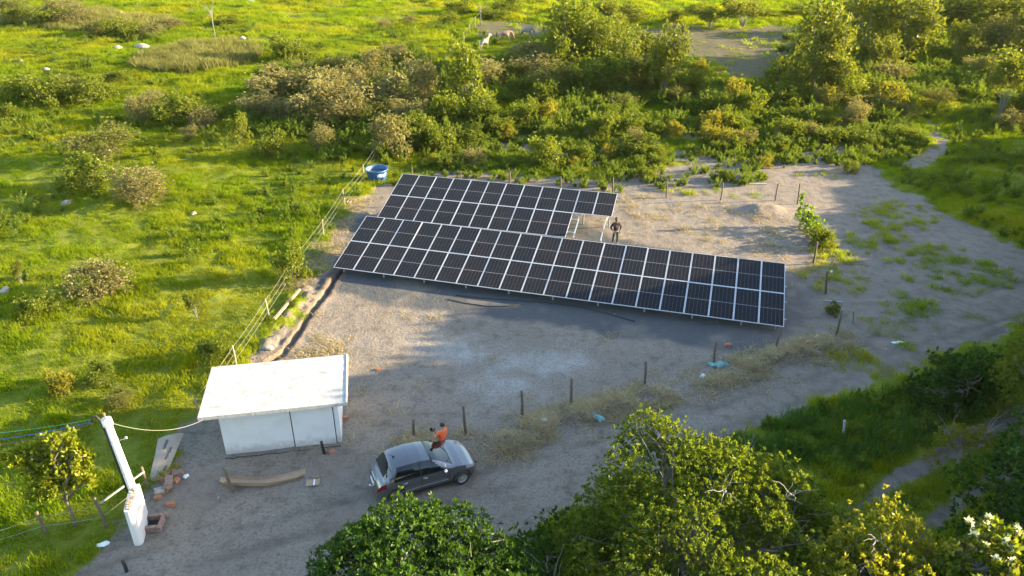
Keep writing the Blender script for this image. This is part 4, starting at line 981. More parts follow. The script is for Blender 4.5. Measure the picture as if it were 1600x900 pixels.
b = MB(); b.box((LX - .03, LY / 2, 2.215), (.05, LY, .03)); b.build('roof_lip', M['white_wall'], rf)
b = MB()
rr = random.Random(2)
for i in range(22):
    b.tube([(hx0 + i * .2, hy0 - .28 + rr.uniform(-.03, .03), .03), (hx0 + i * .2 + .22, hy0 - .28 + rr.uniform(-.03, .03), .03)], .016, 5)
b.build('cable', M['black'], hut)

# ------------------------------------------------------------------ meter pillar with pole
nb, fb_ = G(216, 853), G(225.5, 812)
ax = (fb_ - nb).normalized(); pl = (fb_ - nb).length; yawp = math.atan2(ax.y, ax.x)
pil = thing('meter_pole', 'tall white concrete pole with a white meter wall at its foot', 'pole', (nb.x, nb.y, 0), yawp)
# wall: rounded near end, rubble top
b = MB(); prof = []
T2 = .15; ph_ = 1.55
for k in range(9):
    a = math.pi / 2 + math.pi * k / 8; prof.append((.15 + T2 * math.cos(a), T2 * math.sin(a)))
prof += [(pl + .1, -T2), (pl + .1, T2)]
n_ = len(prof)
b.add([(x, y, -.2) for x, y in prof] + [(x, y, ph_) for x, y in prof], [(i, (i + 1) % n_, n_ + (i + 1) % n_, n_ + i) for i in range(n_)] + [tuple(range(n_, 2 * n_))], False)
wl = b.build('meter_wall', M['white_wall'], pil)
b = MB(); rr = random.Random(4)
for i in range(26): b.box((rr.uniform(.1, pl), rr.uniform(-.09, .09), ph_ + .02), (rr.uniform(.06, .14), rr.uniform(.05, .1), rr.uniform(.05, .1)), m=Matrix.Rotation(rr.uniform(0, 3), 3, 'Z'))
tag(b.build('rubble_top', M['rubble'], wl), kind='stuff')
px_, ptop = pl - .02, 4.45
LN = Matrix.Rotation(-yawp, 2) @ Vector((-.26, 0))
def lean(b):
    b.v = [(x_ + LN.x * max(z_, 0) / 4.45, y_ + LN.y * max(z_, 0) / 4.45, z_) for x_, y_, z_ in b.v]; return b
b = MB(); b.tube([(px_, 0, z_) for z_ in (-.2, 1.0, 2.2, 3.4, 4.17)], [.145, .14, .132, .124, .118], 16); b.tube([(px_, 0, 4.16), (px_, 0, 4.22), (px_, 0, ptop)], [.12, .165, .165], 16)
lean(b).build('pole', M['concrete'], pil)
b = MB(); b.tube([(px_ - .07, .15, 1.4), (px_ - .06, .135, 4.05), (px_ - .06, .16, 4.5), (px_ - .06, .23, 4.68), (px_ - .05, .36, 4.62), (px_ - .04, .40, 4.45)], .036, 7); lean(b).build('conduit', M['black'], pil)
b = MB(); b.tube([(px_ + .05, .15, 1.4), (px_ + .05, .14, 4.2)], .025, 6); lean(b).build('conduit', M['post_grey'], pil)
b = MB()
for z_ in (2.2, 3.6): b.tube([(px_, 0, z_), (px_, 0, z_ + .015)], .15 - .006 * z_ + .012, 16)
lean(b).build('strap', M['steel'], pil)
b = MB(); b.tube([(px_, 0, ptop), (px_, 0, ptop + .2)], .02, 6); b.box((px_, 0, ptop + .2), (.05, .05, .1)); lean(b).build('rod', M['brick'], pil)
b = MB(); b.tube([(px_ - .1, -.1, 3.6), (px_ - .1, -.42, 3.65)], .012, 5); b.add([(px_ - .1 + .05 * v[0], -.42 + .05 * v[1], 3.68 + .06 * v[2]) for v in ico(1)[0]], [tuple(f) for f in ico(1)[1]], True); lean(b).build('bracket', M['steel'], pil)
pw_ = pil.matrix_basis if False else Matrix.Translation((nb.x, nb.y, 0)) @ Matrix.Rotation(yawp, 4, 'Z')
def cable(name, label, p, q, sag, r, m, n=14):
    pts = [Vector(p).lerp(Vector(q), i / n) - Vector((0, 0, sag * 4 * (i / n) * (1 - i / n))) for i in range(n + 1)]
    b = MB(); b.tube(pts, r, 5); return tag(b.build(name, M[m]), label, 'cable')
ptopw = pw_ @ Vector((px_ - .04 + LN.x, .40 + LN.y, 4.45)); ptop2 = pw_ @ Vector((px_ + LN.x, -.16 + LN.y, 4.25))
cable('service_cable', 'pale cable sagging from the pole top to the white hut roof', ptop2, (-11.45, 23.75, 2.05), .45, .010, 'grey_cable')
far_l = Vector((-27.5, 19.5, 5.0))
cable('service_cable', 'blue cable running left from the pole top behind the small tree', ptopw, far_l, 1.0, .012, 'blue_cable', 20)
cable('service_cable', 'green cable running left just above the blue cable', ptopw + Vector((0, .05, .06)), far_l + Vector((0, .1, .3)), .85, .010, 'green_cable', 20)
cable('service_cable', 'brown cable running left below the blue cable', ptopw + Vector((0, -.03, -.06)), far_l + Vector((0, -.2, -.3)), 1.1, .014, 'post', 20)
# inspection pit of mortared bricks
pit = thing('brick_pit', 'square open brick pit beside the foot of the white pole', 'pit', (*G(240.5, 820)[:2], 0), R(8))
S_ = .62
for side in range(4):
    for i in range(3):
        a = side * math.pi / 2; m_ = Matrix.Rotation(a, 3, 'Z')
        for lay in range(2):
            c = m_ @ Vector((-S_ / 2 + .015 + .21 * i - .01, -S_ / 2 + .02, .055 + lay * .105))
            part('brick', c, (.198, .12, .095), 'brick_old', pit, m=m_ @ Matrix.Rotation(rr.uniform(-.04, .04), 3, 'Z'))
part('pit_shade', (0, 0, .012), (.40, .40, .02), 'dark', pit)  # near-black sheet painted as the shade inside the pit

# ------------------------------------------------------------------ bricks, boards and litter
def brick(px, py, rz, label, group=None, d=(.29, .16, .15), m='brick', tilt=0., z=0.):
    p = GP(px, py); b = MB(); b.box((0, 0, d[2] / 2), d)
    # end openings of a hollow brick
    o = tag(b.build('brick', M[m]), label, 'brick', group); o.location = (p.x, p.y, p.z - .01 + z); o.rotation_euler = (tilt, tilt * .6, rz)
    return o
brick(267.5, 790, .25, 'single orange brick lying on the dirt above the brick pit')
brick(1137, 541, .05, 'red brick on the gravel left of the post at the array corner')
brick(1263, 537, .12, 'red brick lying beside the small white bag near the right fence posts', d=(.30, .2, .15))
brick(539, 655, .3, 'broken brick lying against the right side of the white hut')
brick(541, 620, 1.0, 'half buried brick behind the right end of the white hut roof')
brick(592, 578, .4, 'small broken brick alone in the middle of the yard', d=(.22, .14, .09))
brick(519, 707, .6, 'brick rubble piece by the right front corner of the white hut', d=(.24, .16, .1))
brick(265, 762, 1.9, 'large pinkish brick block tilted on top of the rubble pile', d=(.62, .26, .22), m='brick_old', tilt=.18, z=.16)
brick(279, 743, .3, 'brick block at the right end of the rubble pile under the cardboard sheet', d=(.40, .24, .2), m='brick_old')
brick(250, 771, .5, 'grey mortared block at the left end of the rubble pile', d=(.34, .26, .22), m='rock', tilt=.1)
brick(258, 768, 1.2, 'orange broken brick between the grey block and the pinkish block', tilt=.2, d=(.24, .18, .14))
for a in ((262, 744, .8, .0), (270, 738, .1, .1), (254, 750, .3, .05), (276, 752, 1.3, .0), (247, 779, .2, .0), (284, 740, .7, .0)):
    brick(a[0], a[1], a[2], 'broken brick lodged in the rubble pile under the cardboard sheet', 'bricks of the rubble pile', d=(.26, .17, .13), tilt=a[3])
def stone(name, px, py, r, label, cat='rock', m='rock', sq=.6, seed=1, group=None):
    p = GP(px, py); V0, F0 = ico(3); V0 = blobby(V0, seed, 1.3, .22) * np.array([1.25, .85, sq]) * r
    o = obj(name, np_mesh(name, V0, [F0], True), M[m]); tag(o, label, cat, group); o.location = (p.x, p.y, p.z + r * sq * .25); o.rotation_euler.z = seed
    return o
for a in ((28, 98, .95, 'pale boulder nearest the left edge of the far pasture'), (72, 109, .55, 'small pale rock left of a similar rock in the far pasture'), (84, 104, .60, 'small pale rock just right of its twin in the far pasture'),
          (184, 76, .85, 'grey white boulder left of the reed patch'), (223, 74, .98, 'flat white boulder at the left tip of the reed patch'), (379, 60, .62, 'white rock right of the leafless white sapling'),
          (190, 22, .8, 'distant pale rock near the top of the left pasture'), (392, 4, .9, 'farthest white rock at the top of the pasture'), (105, 318, .5, 'flat pale rock under the loose crowned bush'), (8, 455, .45, 'grey rock at the left edge of the near pasture'), (303, 334, .3, 'pale stone lying in grass right of the straw coloured bush')):
    stone('boulder', a[0], a[1], a[2] * .72, a[3], seed=int(a[0]), sq=.5)
stone('boulder', 418, 545, .22, 'white stone on the dirt spoil behind the hut', seed=3); stone('boulder', 850, 658, .12, 'white stone beside the straw ridge', seed=9, sq=.9)
def crumple(name, px, py, dims, rz, label, cat, m, seed, amp=.3):
    p = GP(px, py); V0, F0 = ico(4); V0 = blobby(V0, seed, 2.2, amp); V0 = blobby(V0, seed + 5, 5.0, amp * .8); V0[:, 2] *= .55 + .8 * vnoise(V0[:, 0] * 3 + seed, V0[:, 1] * 3, seed + 9); V0[:, 1] *= .6 + 1.0 * vnoise(V0[:, 0] * 2.5 + seed, V0[:, 0] * 0, seed + 3); V0 = V0 * np.array(dims) * 1.1
    V0[:, 1] += .18 * np.sin(V0[:, 0] / dims[0] * 2.4) * dims[0]
    o = obj(name, np_mesh(name, V0, [F0], True), M[m]); tag(o, label, cat); o.location = (p.x, p.y, p.z + dims[2] * .55); o.rotation_euler.z = rz
    return o
crumple('plastic_sack', 1124, 572, (.42, .15, .12), -.25, 'crumpled turquoise sack at the foot of a post right of centre', 'sack', 'sack', 3)
crumple('plastic_sack', 933, 652, (.36, .09, .08), -1.15, 'twisted turquoise sack lying on the straw ridge by the road', 'sack', 'sack', 8)
crumple('plastic_bag', 1275, 528, (.13, .10, .08), .3, 'small white plastic bag on the gravel edge right of the front array', 'litter', 'litter', 5, .15)
crumple('plastic_bag', 161, 851, (.20, .09, .05), .1, 'white plastic scrap on the dirt left of the white pole foot', 'litter', 'litter', 6, .15)
crumple('plastic_bag', 1098, 588, (.14, .06, .05), .5, 'white scrap in the straw just left of the upper turquoise sack', 'litter', 'litter', 7, .2)
crumple('plastic_bag', 1403, 536, (.33, .05, .05), -.2, 'long white plastic strip on the dirt road', 'litter', 'litter', 11, .15)
crumple('plastic_bag', 1299, 425, (.10, .08, .05), 0, 'white scrap in the grass by the split orange post', 'litter', 'litter', 12, .15)
crumple('plastic_bag', 291, 745, (.09, .08, .06), 0, 'white scrap at the right end of the rubble pile', 'litter', 'litter', 13, .15)
crumple('plastic_sack', 1377, 625, (.25, .2, .14), 0, 'dark sack in the tall grass beside the road', 'sack', 'trim', 14, .2)
def board(name, pa, pb, w_, t_, label, m, cat='board', z=.03):
    a, b_ = GP(*pa), GP(*pb); d = b_ - a; b = MB(); b.box((0, 0, 0), (d.length, w_, t_)); o = tag(b.build(name, M[m]), label, cat)
    o.location = (a + b_) / 2 + Vector((0, 0, z)); o.rotation_euler = (0, -math.atan2(d.z, d.xy.length), math.atan2(d.y, d.x)); return o
board('plank', (429, 503), (469, 456), .12, .10, 'long wooden plank at the grass edge left of the trench', 'plank', z=.16)
board('plank', (1287, 470), (1316, 473), .14, .05, 'pale plank on the dirt right of the front array', 'post_grey')
board('plank', (542, 318), (556, 302), .05, .05, 'left one of two thin sticks at the fence below the blue tank', 'plank', z=.08)
board('plank', (546, 319), (560, 303), .05, .05, 'right one of two thin sticks at the fence below the blue tank', 'plank', z=.08)
board('plank', (1170, 288), (1198, 288), .2, .04, 'grey board lying in the weeds behind the back fence', 'post_grey')
def hose(label, pts, r=.022):
    P_ = [GP(*p) + Vector((0, 0, .03)) for p in pts]; b = MB(); b.tube(P_, r, 6); return tag(b.build('hose', M['black']), label, 'hose')
hose('long black hose curving on the gravel before the front array', [(712, 462), (760, 467), (820, 471), (870, 475), (910, 481), (950, 491), (992, 503)])
hose('short black hose lying just below the long black hose', [(699, 468), (725, 474), (760, 479), (790, 479), (817, 476)])
# cardboard
def sheet(name, label, quad, thick, m, bow, cat='cardboard', n=8):
    a, b_, c, d = [Vector(q) for q in quad]; vs = []; fs = []
    nr = (b_ - a).cross(d - a).normalized()
    for j in range(n + 1):
        for i in range(n + 1):
            u, v = i / n, j / n; p = a.lerp(b_, u).lerp(d.lerp(c, u), v) + nr * (bow * math.sin(u * math.pi) * (.4 + .6 * v) + .03 * math.sin(7 * v + 3 * u)); vs.append(p)
    k0 = len(vs); vs += [p - nr * thick for p in vs]
    for j in range(n):
        for i in range(n):
            q = j * (n + 1) + i; fs += [(q, q + 1, q + n + 2, q + n + 1), (k0 + q + n + 1, k0 + q + n + 2, k0 + q + 1, k0 + q)]
    for i in range(n):
        for e in (lambda i: (i, i + 1), lambda i: ((n + 1) * n + i + 1, (n + 1) * n + i), lambda i: ((n + 1) * (i + 1), (n + 1) * i), lambda i: ((n + 1) * i + n, (n + 1) * (i + 1) + n)):
            p, q = e(i); fs.append((q, p, p + k0, q + k0))
    b = MB(); b.add(vs, fs); o = b.build(name, M[m]); return tag(o, label, cat)
cs = sheet('cardboard_sheet', 'grey brown cardboard sheet leaning on the fence wires by the rubble', (G(232, 756), G(256, 750), G(288, 676, .75), G(247, 686, .75)), .015, 'card_grey', .10)
# rows of faint print on the sheet
b = MB(); rr = random.Random(8); q0, q1, q2, q3 = G(232, 756), G(256, 750), G(288, 676, .75), G(247, 686, .75); nr = (q1 - q0).cross(q3 - q0).normalized()
for v_, u_, l_ in ((.22, .72, .10), (.48, .62, .22), (.72, .40, .12), (.80, .42, .10), (.6, .7, .1)):
    for i in range(5):
        uu, vv = u_ + .02 * (i % 2), v_ + l_ * i / 5
        p = q0.lerp(q1, uu).lerp(q3.lerp(q2, uu), vv) + nr * (.10 * math.sin(uu * math.pi) * (.4 + .6 * vv) + .03 * math.sin(7 * vv + 3 * uu) + .004)
        e1 = (q3 - q0).normalized() * .035; e2 = (q1 - q0).normalized() * .05
        b.add([p - e1 - e2, p + e1 - e2, p + e1 + e2, p - e1 + e2], [(0, 1, 2, 3)])
b.build('print', M['print'], cs)
# long folded box: a shallow trough
a, c = GP(351, 757), GP(476, 744); d = c - a; cbox = thing('cardboard_box', 'long flattened brown cardboard box lying in front of the white hut', 'cardboard', a, math.atan2(d.y, d.x))
b = MB(); L_ = d.length; n = 14; vs = []; fs = []
for i in range(n + 1):
    u = i / n; wv = .05 * math.sin(9 * u) ; hh_ = .20 + .05 * math.sin(5 * u); bend = -.28 * math.sin(u * math.pi)
    for k_, (yy, zz) in enumerate(((.36, .04 + hh_ * .4), (.33, .03), (0, .02), (-.02, .025), (-.10, hh_))): vs.append((u * L_, yy + bend + wv * .3, zz))
for i in range(n):
    for k_ in range(4): q = i * 5 + k_; fs.append((q, q + 5, q + 6, q + 1))
m0 = len(vs); vs += [(x_, y_, z_ - .012) for x_, y_, z_ in vs]; fs += [tuple(m0 + i for i in f[::-1]) for f in fs]
b.add(vs, fs); b.build('tray', M['card'], cbox)
b = MB(); b.add([(0, .33 + .01, .03), (0, 0, .03), (-.16, .02, .16), (-.16, .3, .14)], [(0, 1, 2, 3), (3, 2, 1, 0)]); b.build('flap', M['card'], cbox)
p = GP(489, 755); sm = thing('cardboard_piece', 'small square cardboard piece beside the long brown box', 'cardboard', p, .15)
part('sheet', (0, 0, .04), (.5, .34, .02), 'card', sm); part('flap', (.1, .2, .1), (.26, .015, .14), 'card', sm, m=Matrix.Rotation(.5, 3, 'X')); part('tape', (.05, 0, .052), (.05, .34, .004), 'litter', sm)

# ------------------------------------------------------------------ fences and posts
def post_mesh(b, foot, top, r=.055, n=7):
    f, t_ = Vector(foot), Vector(top); m_ = f.lerp(t_, .5) + Vector((random.uniform(-.015, .015), random.uniform(-.015, .015), 0))
    b.tube([f - Vector((0, 0, .25)), f, m_, t_, t_ + Vector((0, 0, .012))], [r * 1.1, r * 1.06, r, r * .94, r * .7], n)
def post_pos(foot, top):
    """foot on the ground and top at the height that the photo shows"""
    f = GP(*foot); best = None
    for z in np.linspace(.4, 3.2, 141):
        p = G(top[0], top[1], f.z + z); e = abs(p.y - f.y)
        if best is None or e < best[0]: best = (e, p)
    t_ = best[1]; t_.x = max(min(t_.x, f.x + .22), f.x - .22); return f, t_
def fence_post(foot, top, label, m='post', r=.055, group=None):
    f, t_ = post_pos(foot, top); b = MB(); post_mesh(b, (0, 0, 0), t_ - f, r); o = tag(b.build('fence_post', M[m]), label, 'post', group); o.location = f; return o
for a in [((198, 893), (191, 876), 'dark short post at the bottom edge below the white pole', 'trim'),
    ((364, 768), (350, 731), 'dark leaning post at the left end of the long cardboard box', 'post'),
    ((507, 709), (502, 690), 'short dark post in front of the right half of the white hut', 'trim'),
    ((647, 684), (646, 656), 'weathered post between the grey car roof and the yard', 'post'),
    ((728, 678), (724, 635), 'weathered post just right of the person in orange', 'post'),
    ((816, 652), (815, 611), 'second post right of the person in orange beside the straw ridge', 'post'),
    ((892, 632), (893, 592), 'post behind the twisted turquoise sack', 'post'),
    ((1007, 601), (1009, 565), 'post standing alone in front of the middle of the front array', 'post'),
    ((1115, 567), (1119, 535), 'post with the crumpled turquoise sack at its foot', 'post'),
    ((1211, 546), (1220, 511), 'post standing at the lower right corner of the front array', 'post'),
    ((1307, 523), (1315, 486), 'dark post between the road and the gravel right of the front array', 'post'),
    ((1290, 459), (1292, 424), 'sun struck orange brown post right of the front array', 'post'),
    ((1271, 411), (1277, 378), 'post standing in the green patch above the sun struck post', 'post'),
    ((1258, 362), (1264, 330), 'post wrapped by the bright green vine', 'post'),
    ((1317, 680), (1320, 657), 'grey leaning post in the tall grass behind the largest tree', 'post_grey'),
    ((1486, 603), (1494, 577), 'grey post with a white rag tied to it beside the road', 'post_grey'),
    ((1479, 620), (1484, 604), 'short grey stub post below the rag tied post', 'post_grey'),
    ((1518, 582), (1524, 568), 'small grey post behind the rag tied post', 'post_grey'),
    ((1587, 567), (1600, 538), 'grey post at the right edge of the photo', 'post_grey'),
    ((1333, 505), (1334, 487), 'thin stick standing right of the dark post', 'post')]:
    fence_post(a[0], a[1], a[2], a[3], .025 if 'thin stick' in a[2] else .06)
f, t_ = post_pos((1486, 603), (1494, 577)); crumple('rag', 1490, 592, (.16, .07, .22), .4, 'white rag knotted round the grey post beside the road', 'rag', 'litter', 15, .25).location = (f.x + .05, f.y - .05, f.z + .62)
def fence(label, posts, wires, m, r=.043, wr_=.006):
    pp = [post_pos(a, b_) for a, b_ in posts]
    t = thing('wire_fence', label, 'fence', pp[0][0])
    o0 = pp[0][0]
    for f, tp in pp:
        b = MB(); post_mesh(b, f - o0, tp - o0, r); b.build('post', M[m], t)
    for h in wires:
        pts = []
        for i in range(len(pp) - 1):
            a_, b__ = pp[i], pp[i + 1]; A = a_[0].lerp(a_[1], h) - o0; B = b__[0].lerp(b__[1], h) - o0
            for k_ in range(5): pts.append(A.lerp(B, k_ / 5) - Vector((0, 0, .05 * math.sin(k_ / 5 * math.pi))))
        pts.append(pp[-1][0].lerp(pp[-1][1], h) - o0)
        b = MB(); b.tube(pts, wr_, 4); b.build('wire', M['wire'], t)
    return t
fence('wire fence with pale posts along the left side of the yard', [((314, 652), (304, 622)), ((370, 574), (363, 540)), ((421, 497), (414, 467)), ((463, 430), (458, 400)), ((506, 372), (503.5, 343)), ((539, 322), (535, 296)), ((569, 286), (567, 257)), ((595, 238), (593, 218)), ((625, 190), (624, 172)), ((655, 148), (654, 132)), ((681, 118), (680, 103)), ((704, 87), (703, 75))], (.35, .62, .92), 'post_pale')
fence('pale post fence running away across the far pasture left of the horses', [((725, 68), (724, 50)), ((734, 54), (733.5, 37)), ((742.5, 42), (742.5, 26)), ((752, 30), (752, 16)), ((760, 18), (760, 6))], (.9,), 'post_pale', .055)
fence('row of pale posts along the back of the yard behind the rear array', [((644, 285), (643.5, 262)), ((720, 292), (719.5, 267)), ((797, 296), (797, 268)), ((876, 301), (876, 276)), ((957.5, 304), (958, 277)), ((1041, 309), (1043, 279)), ((1126, 313), (1130, 285)), ((1211, 314), (1216, 287)), ((1246, 319), (1250, 287))], (.9,), 'post', .05, .004)
fence('weathered post fence in the shaded grass left of the white pole', [((-60, 870), (-74, 842)), ((72, 833), (57, 800)), ((166, 823), (147, 778)), ((232, 762), (221, 730))], (.35, .75), 'post', .055, .007)
board('rail', (158, 790), (224, 742), .05, .05, 'thin horizontal rail nailed behind the white pole', 'post_grey', 'rail').location = (G(158, 785, .9) + G(224, 738, .9)) / 2
# vine on the posts
def vine():
    p = GP(1259, 362); r = np.random.default_rng(50); t = thing('vine_plant', 'bright green climbing vine on the posts behind the front array', 'vine', p)
    P = []; A = []
    for k_ in range(330):
        u = r.uniform(); y_ = .9 - 3.0 * u; h = (1.5 - .9 * u) * r.uniform() ** .8
        P.append((r.normal(0, .28) + (.1 if u < .5 else .2), y_, h + .05)); A.append((r.normal(0, .5), r.normal(0, .5), .6))
    for k_ in range(40):
        z_ = r.uniform(.4, 2.4); P.append((-.25 + r.normal(0, .07), 1.0 + r.normal(0, .05), z_)); A.append((r.normal(0, .5), r.normal(0, .5), .4))
    v, q, tt = leaves(r, np.array(P), np.array(A), 7, .15, .11, .8); obj('foliage', np_mesh('foliage', v, [q], False, {'tint': tt}), M['lf_vine'], t)
    b = MB(); b.tube([(0, .2, 0), (-.1, .7, .8), (-.25, 1.0, 2.3)], [.02, .015, .008], 5); b.tube([(0, -.2, 0), (.1, -1., .5), (.2, -2., .2)], [.02, .015, .008], 5); b.build('stem', M['bark_dark'], t)
vine()
shrub(1288, 392, 34, 34, 'green', 'small dark leaved bush on the white sand beside the vine'); shrub(1301, 494, 22, 20, 'green', 'small green weed bush at the foot of the dark post')
# ------------------------------------------------------------------ blue water tank
p = GP(590, 282); tk = thing('water_tank', 'round blue plastic water tank by the fence behind the arrays', 'tank', p + Vector((0, 0, .06))); tk.scale = (1.05, 1.05, 1.2)
b = MB(); b.lathe([(.0, .01), (.56, .01), (.60, .05), (.72, .62), (.76, .66), (.80, .68), (.80, .73), (.74, .73), (.71, .64), (.60, .08), (0, .07)], 40); b.build('tub', M['tank'], tk)
b = MB(); b.lathe([(0, .50), (.672, .50)], 40); b.build('water', M['water'], tk)
b = MB()
for k_ in range(10):
    q = math.pi * 2 * k_ / 10; b.tube([(math.cos(q) * .60, math.sin(q) * .60, .06), (math.cos(q) * .73, math.sin(q) * .73, .62)], .018, 5)
b.build('rib', M['tank'], tk); tk.children[-1]['kind'] = 'stuff'
b = MB(); vs = []
for i in range(9):
    q = R(-80 + 60 * i / 8)
    for z_, r__ in ((.34, .668), (.52, .709)): vs.append((math.cos(q) * r__, math.sin(q) * r__, z_ + .03 * math.sin(i)))
b.add(vs, [(2 * i, 2 * i + 2, 2 * i + 3, 2 * i + 1) for i in range(8)]); b.build('worn_label', M['litter'], tk)
# ------------------------------------------------------------------ car
def interp(x, tab): return float(np.interp(x, [t[0] for t in tab], [t[1] for t in tab]))
CL = 3.86
ZT = [(0, .62), (.05, .80), (.16, .93), (.27, .99), (.45, 1.20), (.62, 1.385), (.78, 1.435), (1.0, 1.462), (1.35, 1.475), (1.75, 1.455), (2.05, 1.40), (2.3, 1.29), (2.6, 1.13), (2.84, 1.01), (2.95, .975), (3.2, .925), (3.5, .84), (3.68, .75), (3.8, .63), (CL, .52)]
WB = [(0, .62), (.08, .72), (.25, .79), (.5, .825), (1.0, .84), (2.6, .84), (3.0, .835), (3.3, .80), (3.55, .73), (3.72, .62), (3.82, .50), (CL, .42)]
WR = [(0, .52), (.2, .64), (.3, .65), (.62, .545), (.9, .565), (1.4, .575), (2.05, .555), (2.5, .625), (2.84, .69), (3.2, .68), (3.5, .60), (3.7, .48), (3.82, .38), (CL, .32)]
def profile(x):
    zt, wb, wr = interp(x, ZT), interp(x, WB), interp(x, WR)
    belt = min(.90 + .03 * (1 - x / CL), zt - .05)
    roofz = zt - (.055 if .6 < x < 2.1 else .035)
    roofz = max(roofz, belt + .012)
    P = []
    for t in np.linspace(0, 1, 9):            # sill to belt
        z = .20 + (belt - .20) * t; wdt = wb - .07 * (1 - t) ** 2.2 - .025 * max(0, (t - .75) / .25) ** 2 + (.006 if .55 < t < .65 else 0)
        P.append((wdt, z))
    w0 = P[-1][0]
    for t in np.linspace(0, 1, 8)[1:]:        # belt to roof edge
        s_ = t; bul = .035 * math.sin(t * math.pi) * (1 if roofz - belt > .2 else .3)
        P.append((w0 + (wr - w0) * s_ ** 1.15 + bul, belt + (roofz - belt) * t))
    for t in np.linspace(0, 1, 8)[1:]:        # roof edge to the middle
        P.append((wr * (1 - t), roofz + (zt - roofz) * (1 - (1 - t) ** 2.2)))
    return P
NS = 180; CX = np.linspace(0, CL, NS + 1); PR = np.array([profile(x) for x in CX]); NP = PR.shape[1]
WHX = (.70, 3.16); WHR = .305
def car_faces():
    reg = {}
    def put(k, f): reg.setdefault(k, []).append(f)
    for i in range(NS):
        x = (CX[i] + CX[i + 1]) / 2
        for j in range(NP - 1):
            z = PR[i:i + 2, j:j + 2, 1].mean(); t = (j - 8 + .5) / 7 if 8 <= j < 15 else None
            for sgn in (1, -1):
                key = 'body'
                if j < 8:
                    if any(math.hypot(x - wx, z - .30) < .355 for wx in WHX): continue
                    if .04 < j / 8 and j >= 1:
                        rear_cut = math.hypot(x - WHX[0], z - .30) > .42; front_cut = math.hypot(x - WHX[1], z - .30) > .42
                        if 1.62 < x < 2.66 and front_cut: key = ('door_front', sgn)
                        elif .86 < x < 1.60 and rear_cut: key = ('door_rear', sgn)
                        elif (1.60 <= x <= 1.62) or (2.66 <= x <= 2.68): key = 'trim'
                    if x < .34 and j in (6, 7): key = ('tail_lamp', sgn)
                    if 3.34 < x < 3.74 and j in (6, 7): key = ('headlight', sgn)
                    if x < .10 and j < 5 and key == 'body': key = 'rear_bumper'
                    if x > 3.70 and j < 6 and key == 'body': key = 'front_bumper'
                    if j == 0 and key == 'body': key = 'trim'
                elif t is not None:
                    xr, xf = .60 + .22 * t, 2.66 - .60 * t
                    if xr < x < xf and .06 < t < .93: key = ('window_rear', sgn) if x < 1.58 else (('window_front', sgn) if x > 1.64 else 'trim')
                    elif .1 < t < .97 and xr - .03 < x < xf + .03: key = 'trim'
                    if x > 2.86 and t > .05 and x < 3.62: key = 'bonnet'
                else:
                    if .30 < x < .60 and j < NP: key = 'rear_window'
                    elif .60 <= x < 2.04: key = 'roof'
                    elif 2.06 < x < 2.80: key = 'windscreen'
                    elif 2.80 <= x < 2.86 or 2.04 <= x <= 2.06: key = 'trim'
                    elif 2.86 <= x < 3.62: key = 'bonnet'
                put(key, (i, j, sgn))
    return reg
car = thing('parked_car', 'grey hatchback parked on the dirt road beside the yard', 'car', (0, 0, 0))
def vtx(i, j, sgn): return (CX[i], sgn * PR[i, j, 0], PR[i, j, 1])
CMAT = {'body': 'paint', 'roof': 'paint', 'bonnet': 'paint', 'windscreen': 'carglass', 'rear_window': 'carglass', 'trim': 'trim', 'rear_bumper': 'paint', 'front_bumper': 'paint',
        'door_front': 'paint', 'door_rear': 'paint', 'tail_lamp': 'lamp_red', 'headlight': 'lamp_clear', 'window_front': 'carglass', 'window_rear': 'carglass'}
CN = {'door_front': 'door', 'door_rear': 'door', 'window_front': 'window', 'window_rear': 'window', 'tail_lamp': 'tail_light', 'trim': 'trim'}
doors = {}
for key, fl in sorted(car_faces().items(), key=lambda kv: 'window' in str(kv[0])):
    kn, sg = (key if isinstance(key, tuple) else (key, 0)); ids = {}; vs = []; fs = []
    for i, j, sgn in fl:
        q = []
        for a, c in ((i, j), (i + 1, j), (i + 1, j + 1), (i, j + 1)):
            k_ = (a, c, sgn if c < NP - 1 else 1)
            if k_ not in ids: ids[k_] = len(vs); vs.append(vtx(a, c, sgn))
            q.append(ids[k_])
        fs.append(tuple(q) if sgn < 0 else tuple(q[::-1]))
    if kn == 'body':
        for i, flip in ((0, 0), (NS, 1)):
            q = [vtx(i, j, 1) for j in range(NP)] + [vtx(i, j, -1) for j in range(NP - 2, -1, -1)]; b0 = len(vs); vs += q; fs.append(tuple(range(b0, b0 + len(q))))
    b = MB(); b.add(vs, fs, True); par = car
    if kn in ('window_front', 'window_rear'): par = doors.get((kn.replace('window', 'door'), sg), car)
    o = b.build(CN.get(kn, kn), M[CMAT[kn]], par)
    if kn.startswith('door'): doors[(kn, sg)] = o
b = MB(); b.box((CL / 2, 0, .21), (CL - .5, 1.30, .06)); b.box((CL / 2, 0, .5), (2.0, 1.2, .5)); b.box((.7, 0, .5), (.74, 1.22, .62)); b.box((3.14, 0, .47), (.74, 1.22, .56)); b.build('underbody', M['trim'], car)
for (kn, sg), d in doors.items():
    hx = 1.72 if kn == 'door_front' else .98; hy = interp(hx, WB)
    b = MB(); b.box((hx + .05, sg * (hy + .012), .80), (.17, .035, .035)); b.build('handle', M['chrome'], d)
b = MB()
for sg in (1, -1): b.box((1.75, sg * .846, .47), (1.75, .012, .022))
b.build('side_moulding', M['chrome'], car)
tyre = MB(); pr = [(.19, -.095), (.28, -.10), (.302, -.08), (.305, 0), (.302, .08), (.28, .10), (.19, .095)]; tyre.lathe(pr, 32); tme = tyre.mesh('tyre'); tme.materials.append(M['black'])
rim = MB(); rim.lathe([(.20, .06), (.205, .098), (.19, .09), (.185, .05), (0, .045)], 32)
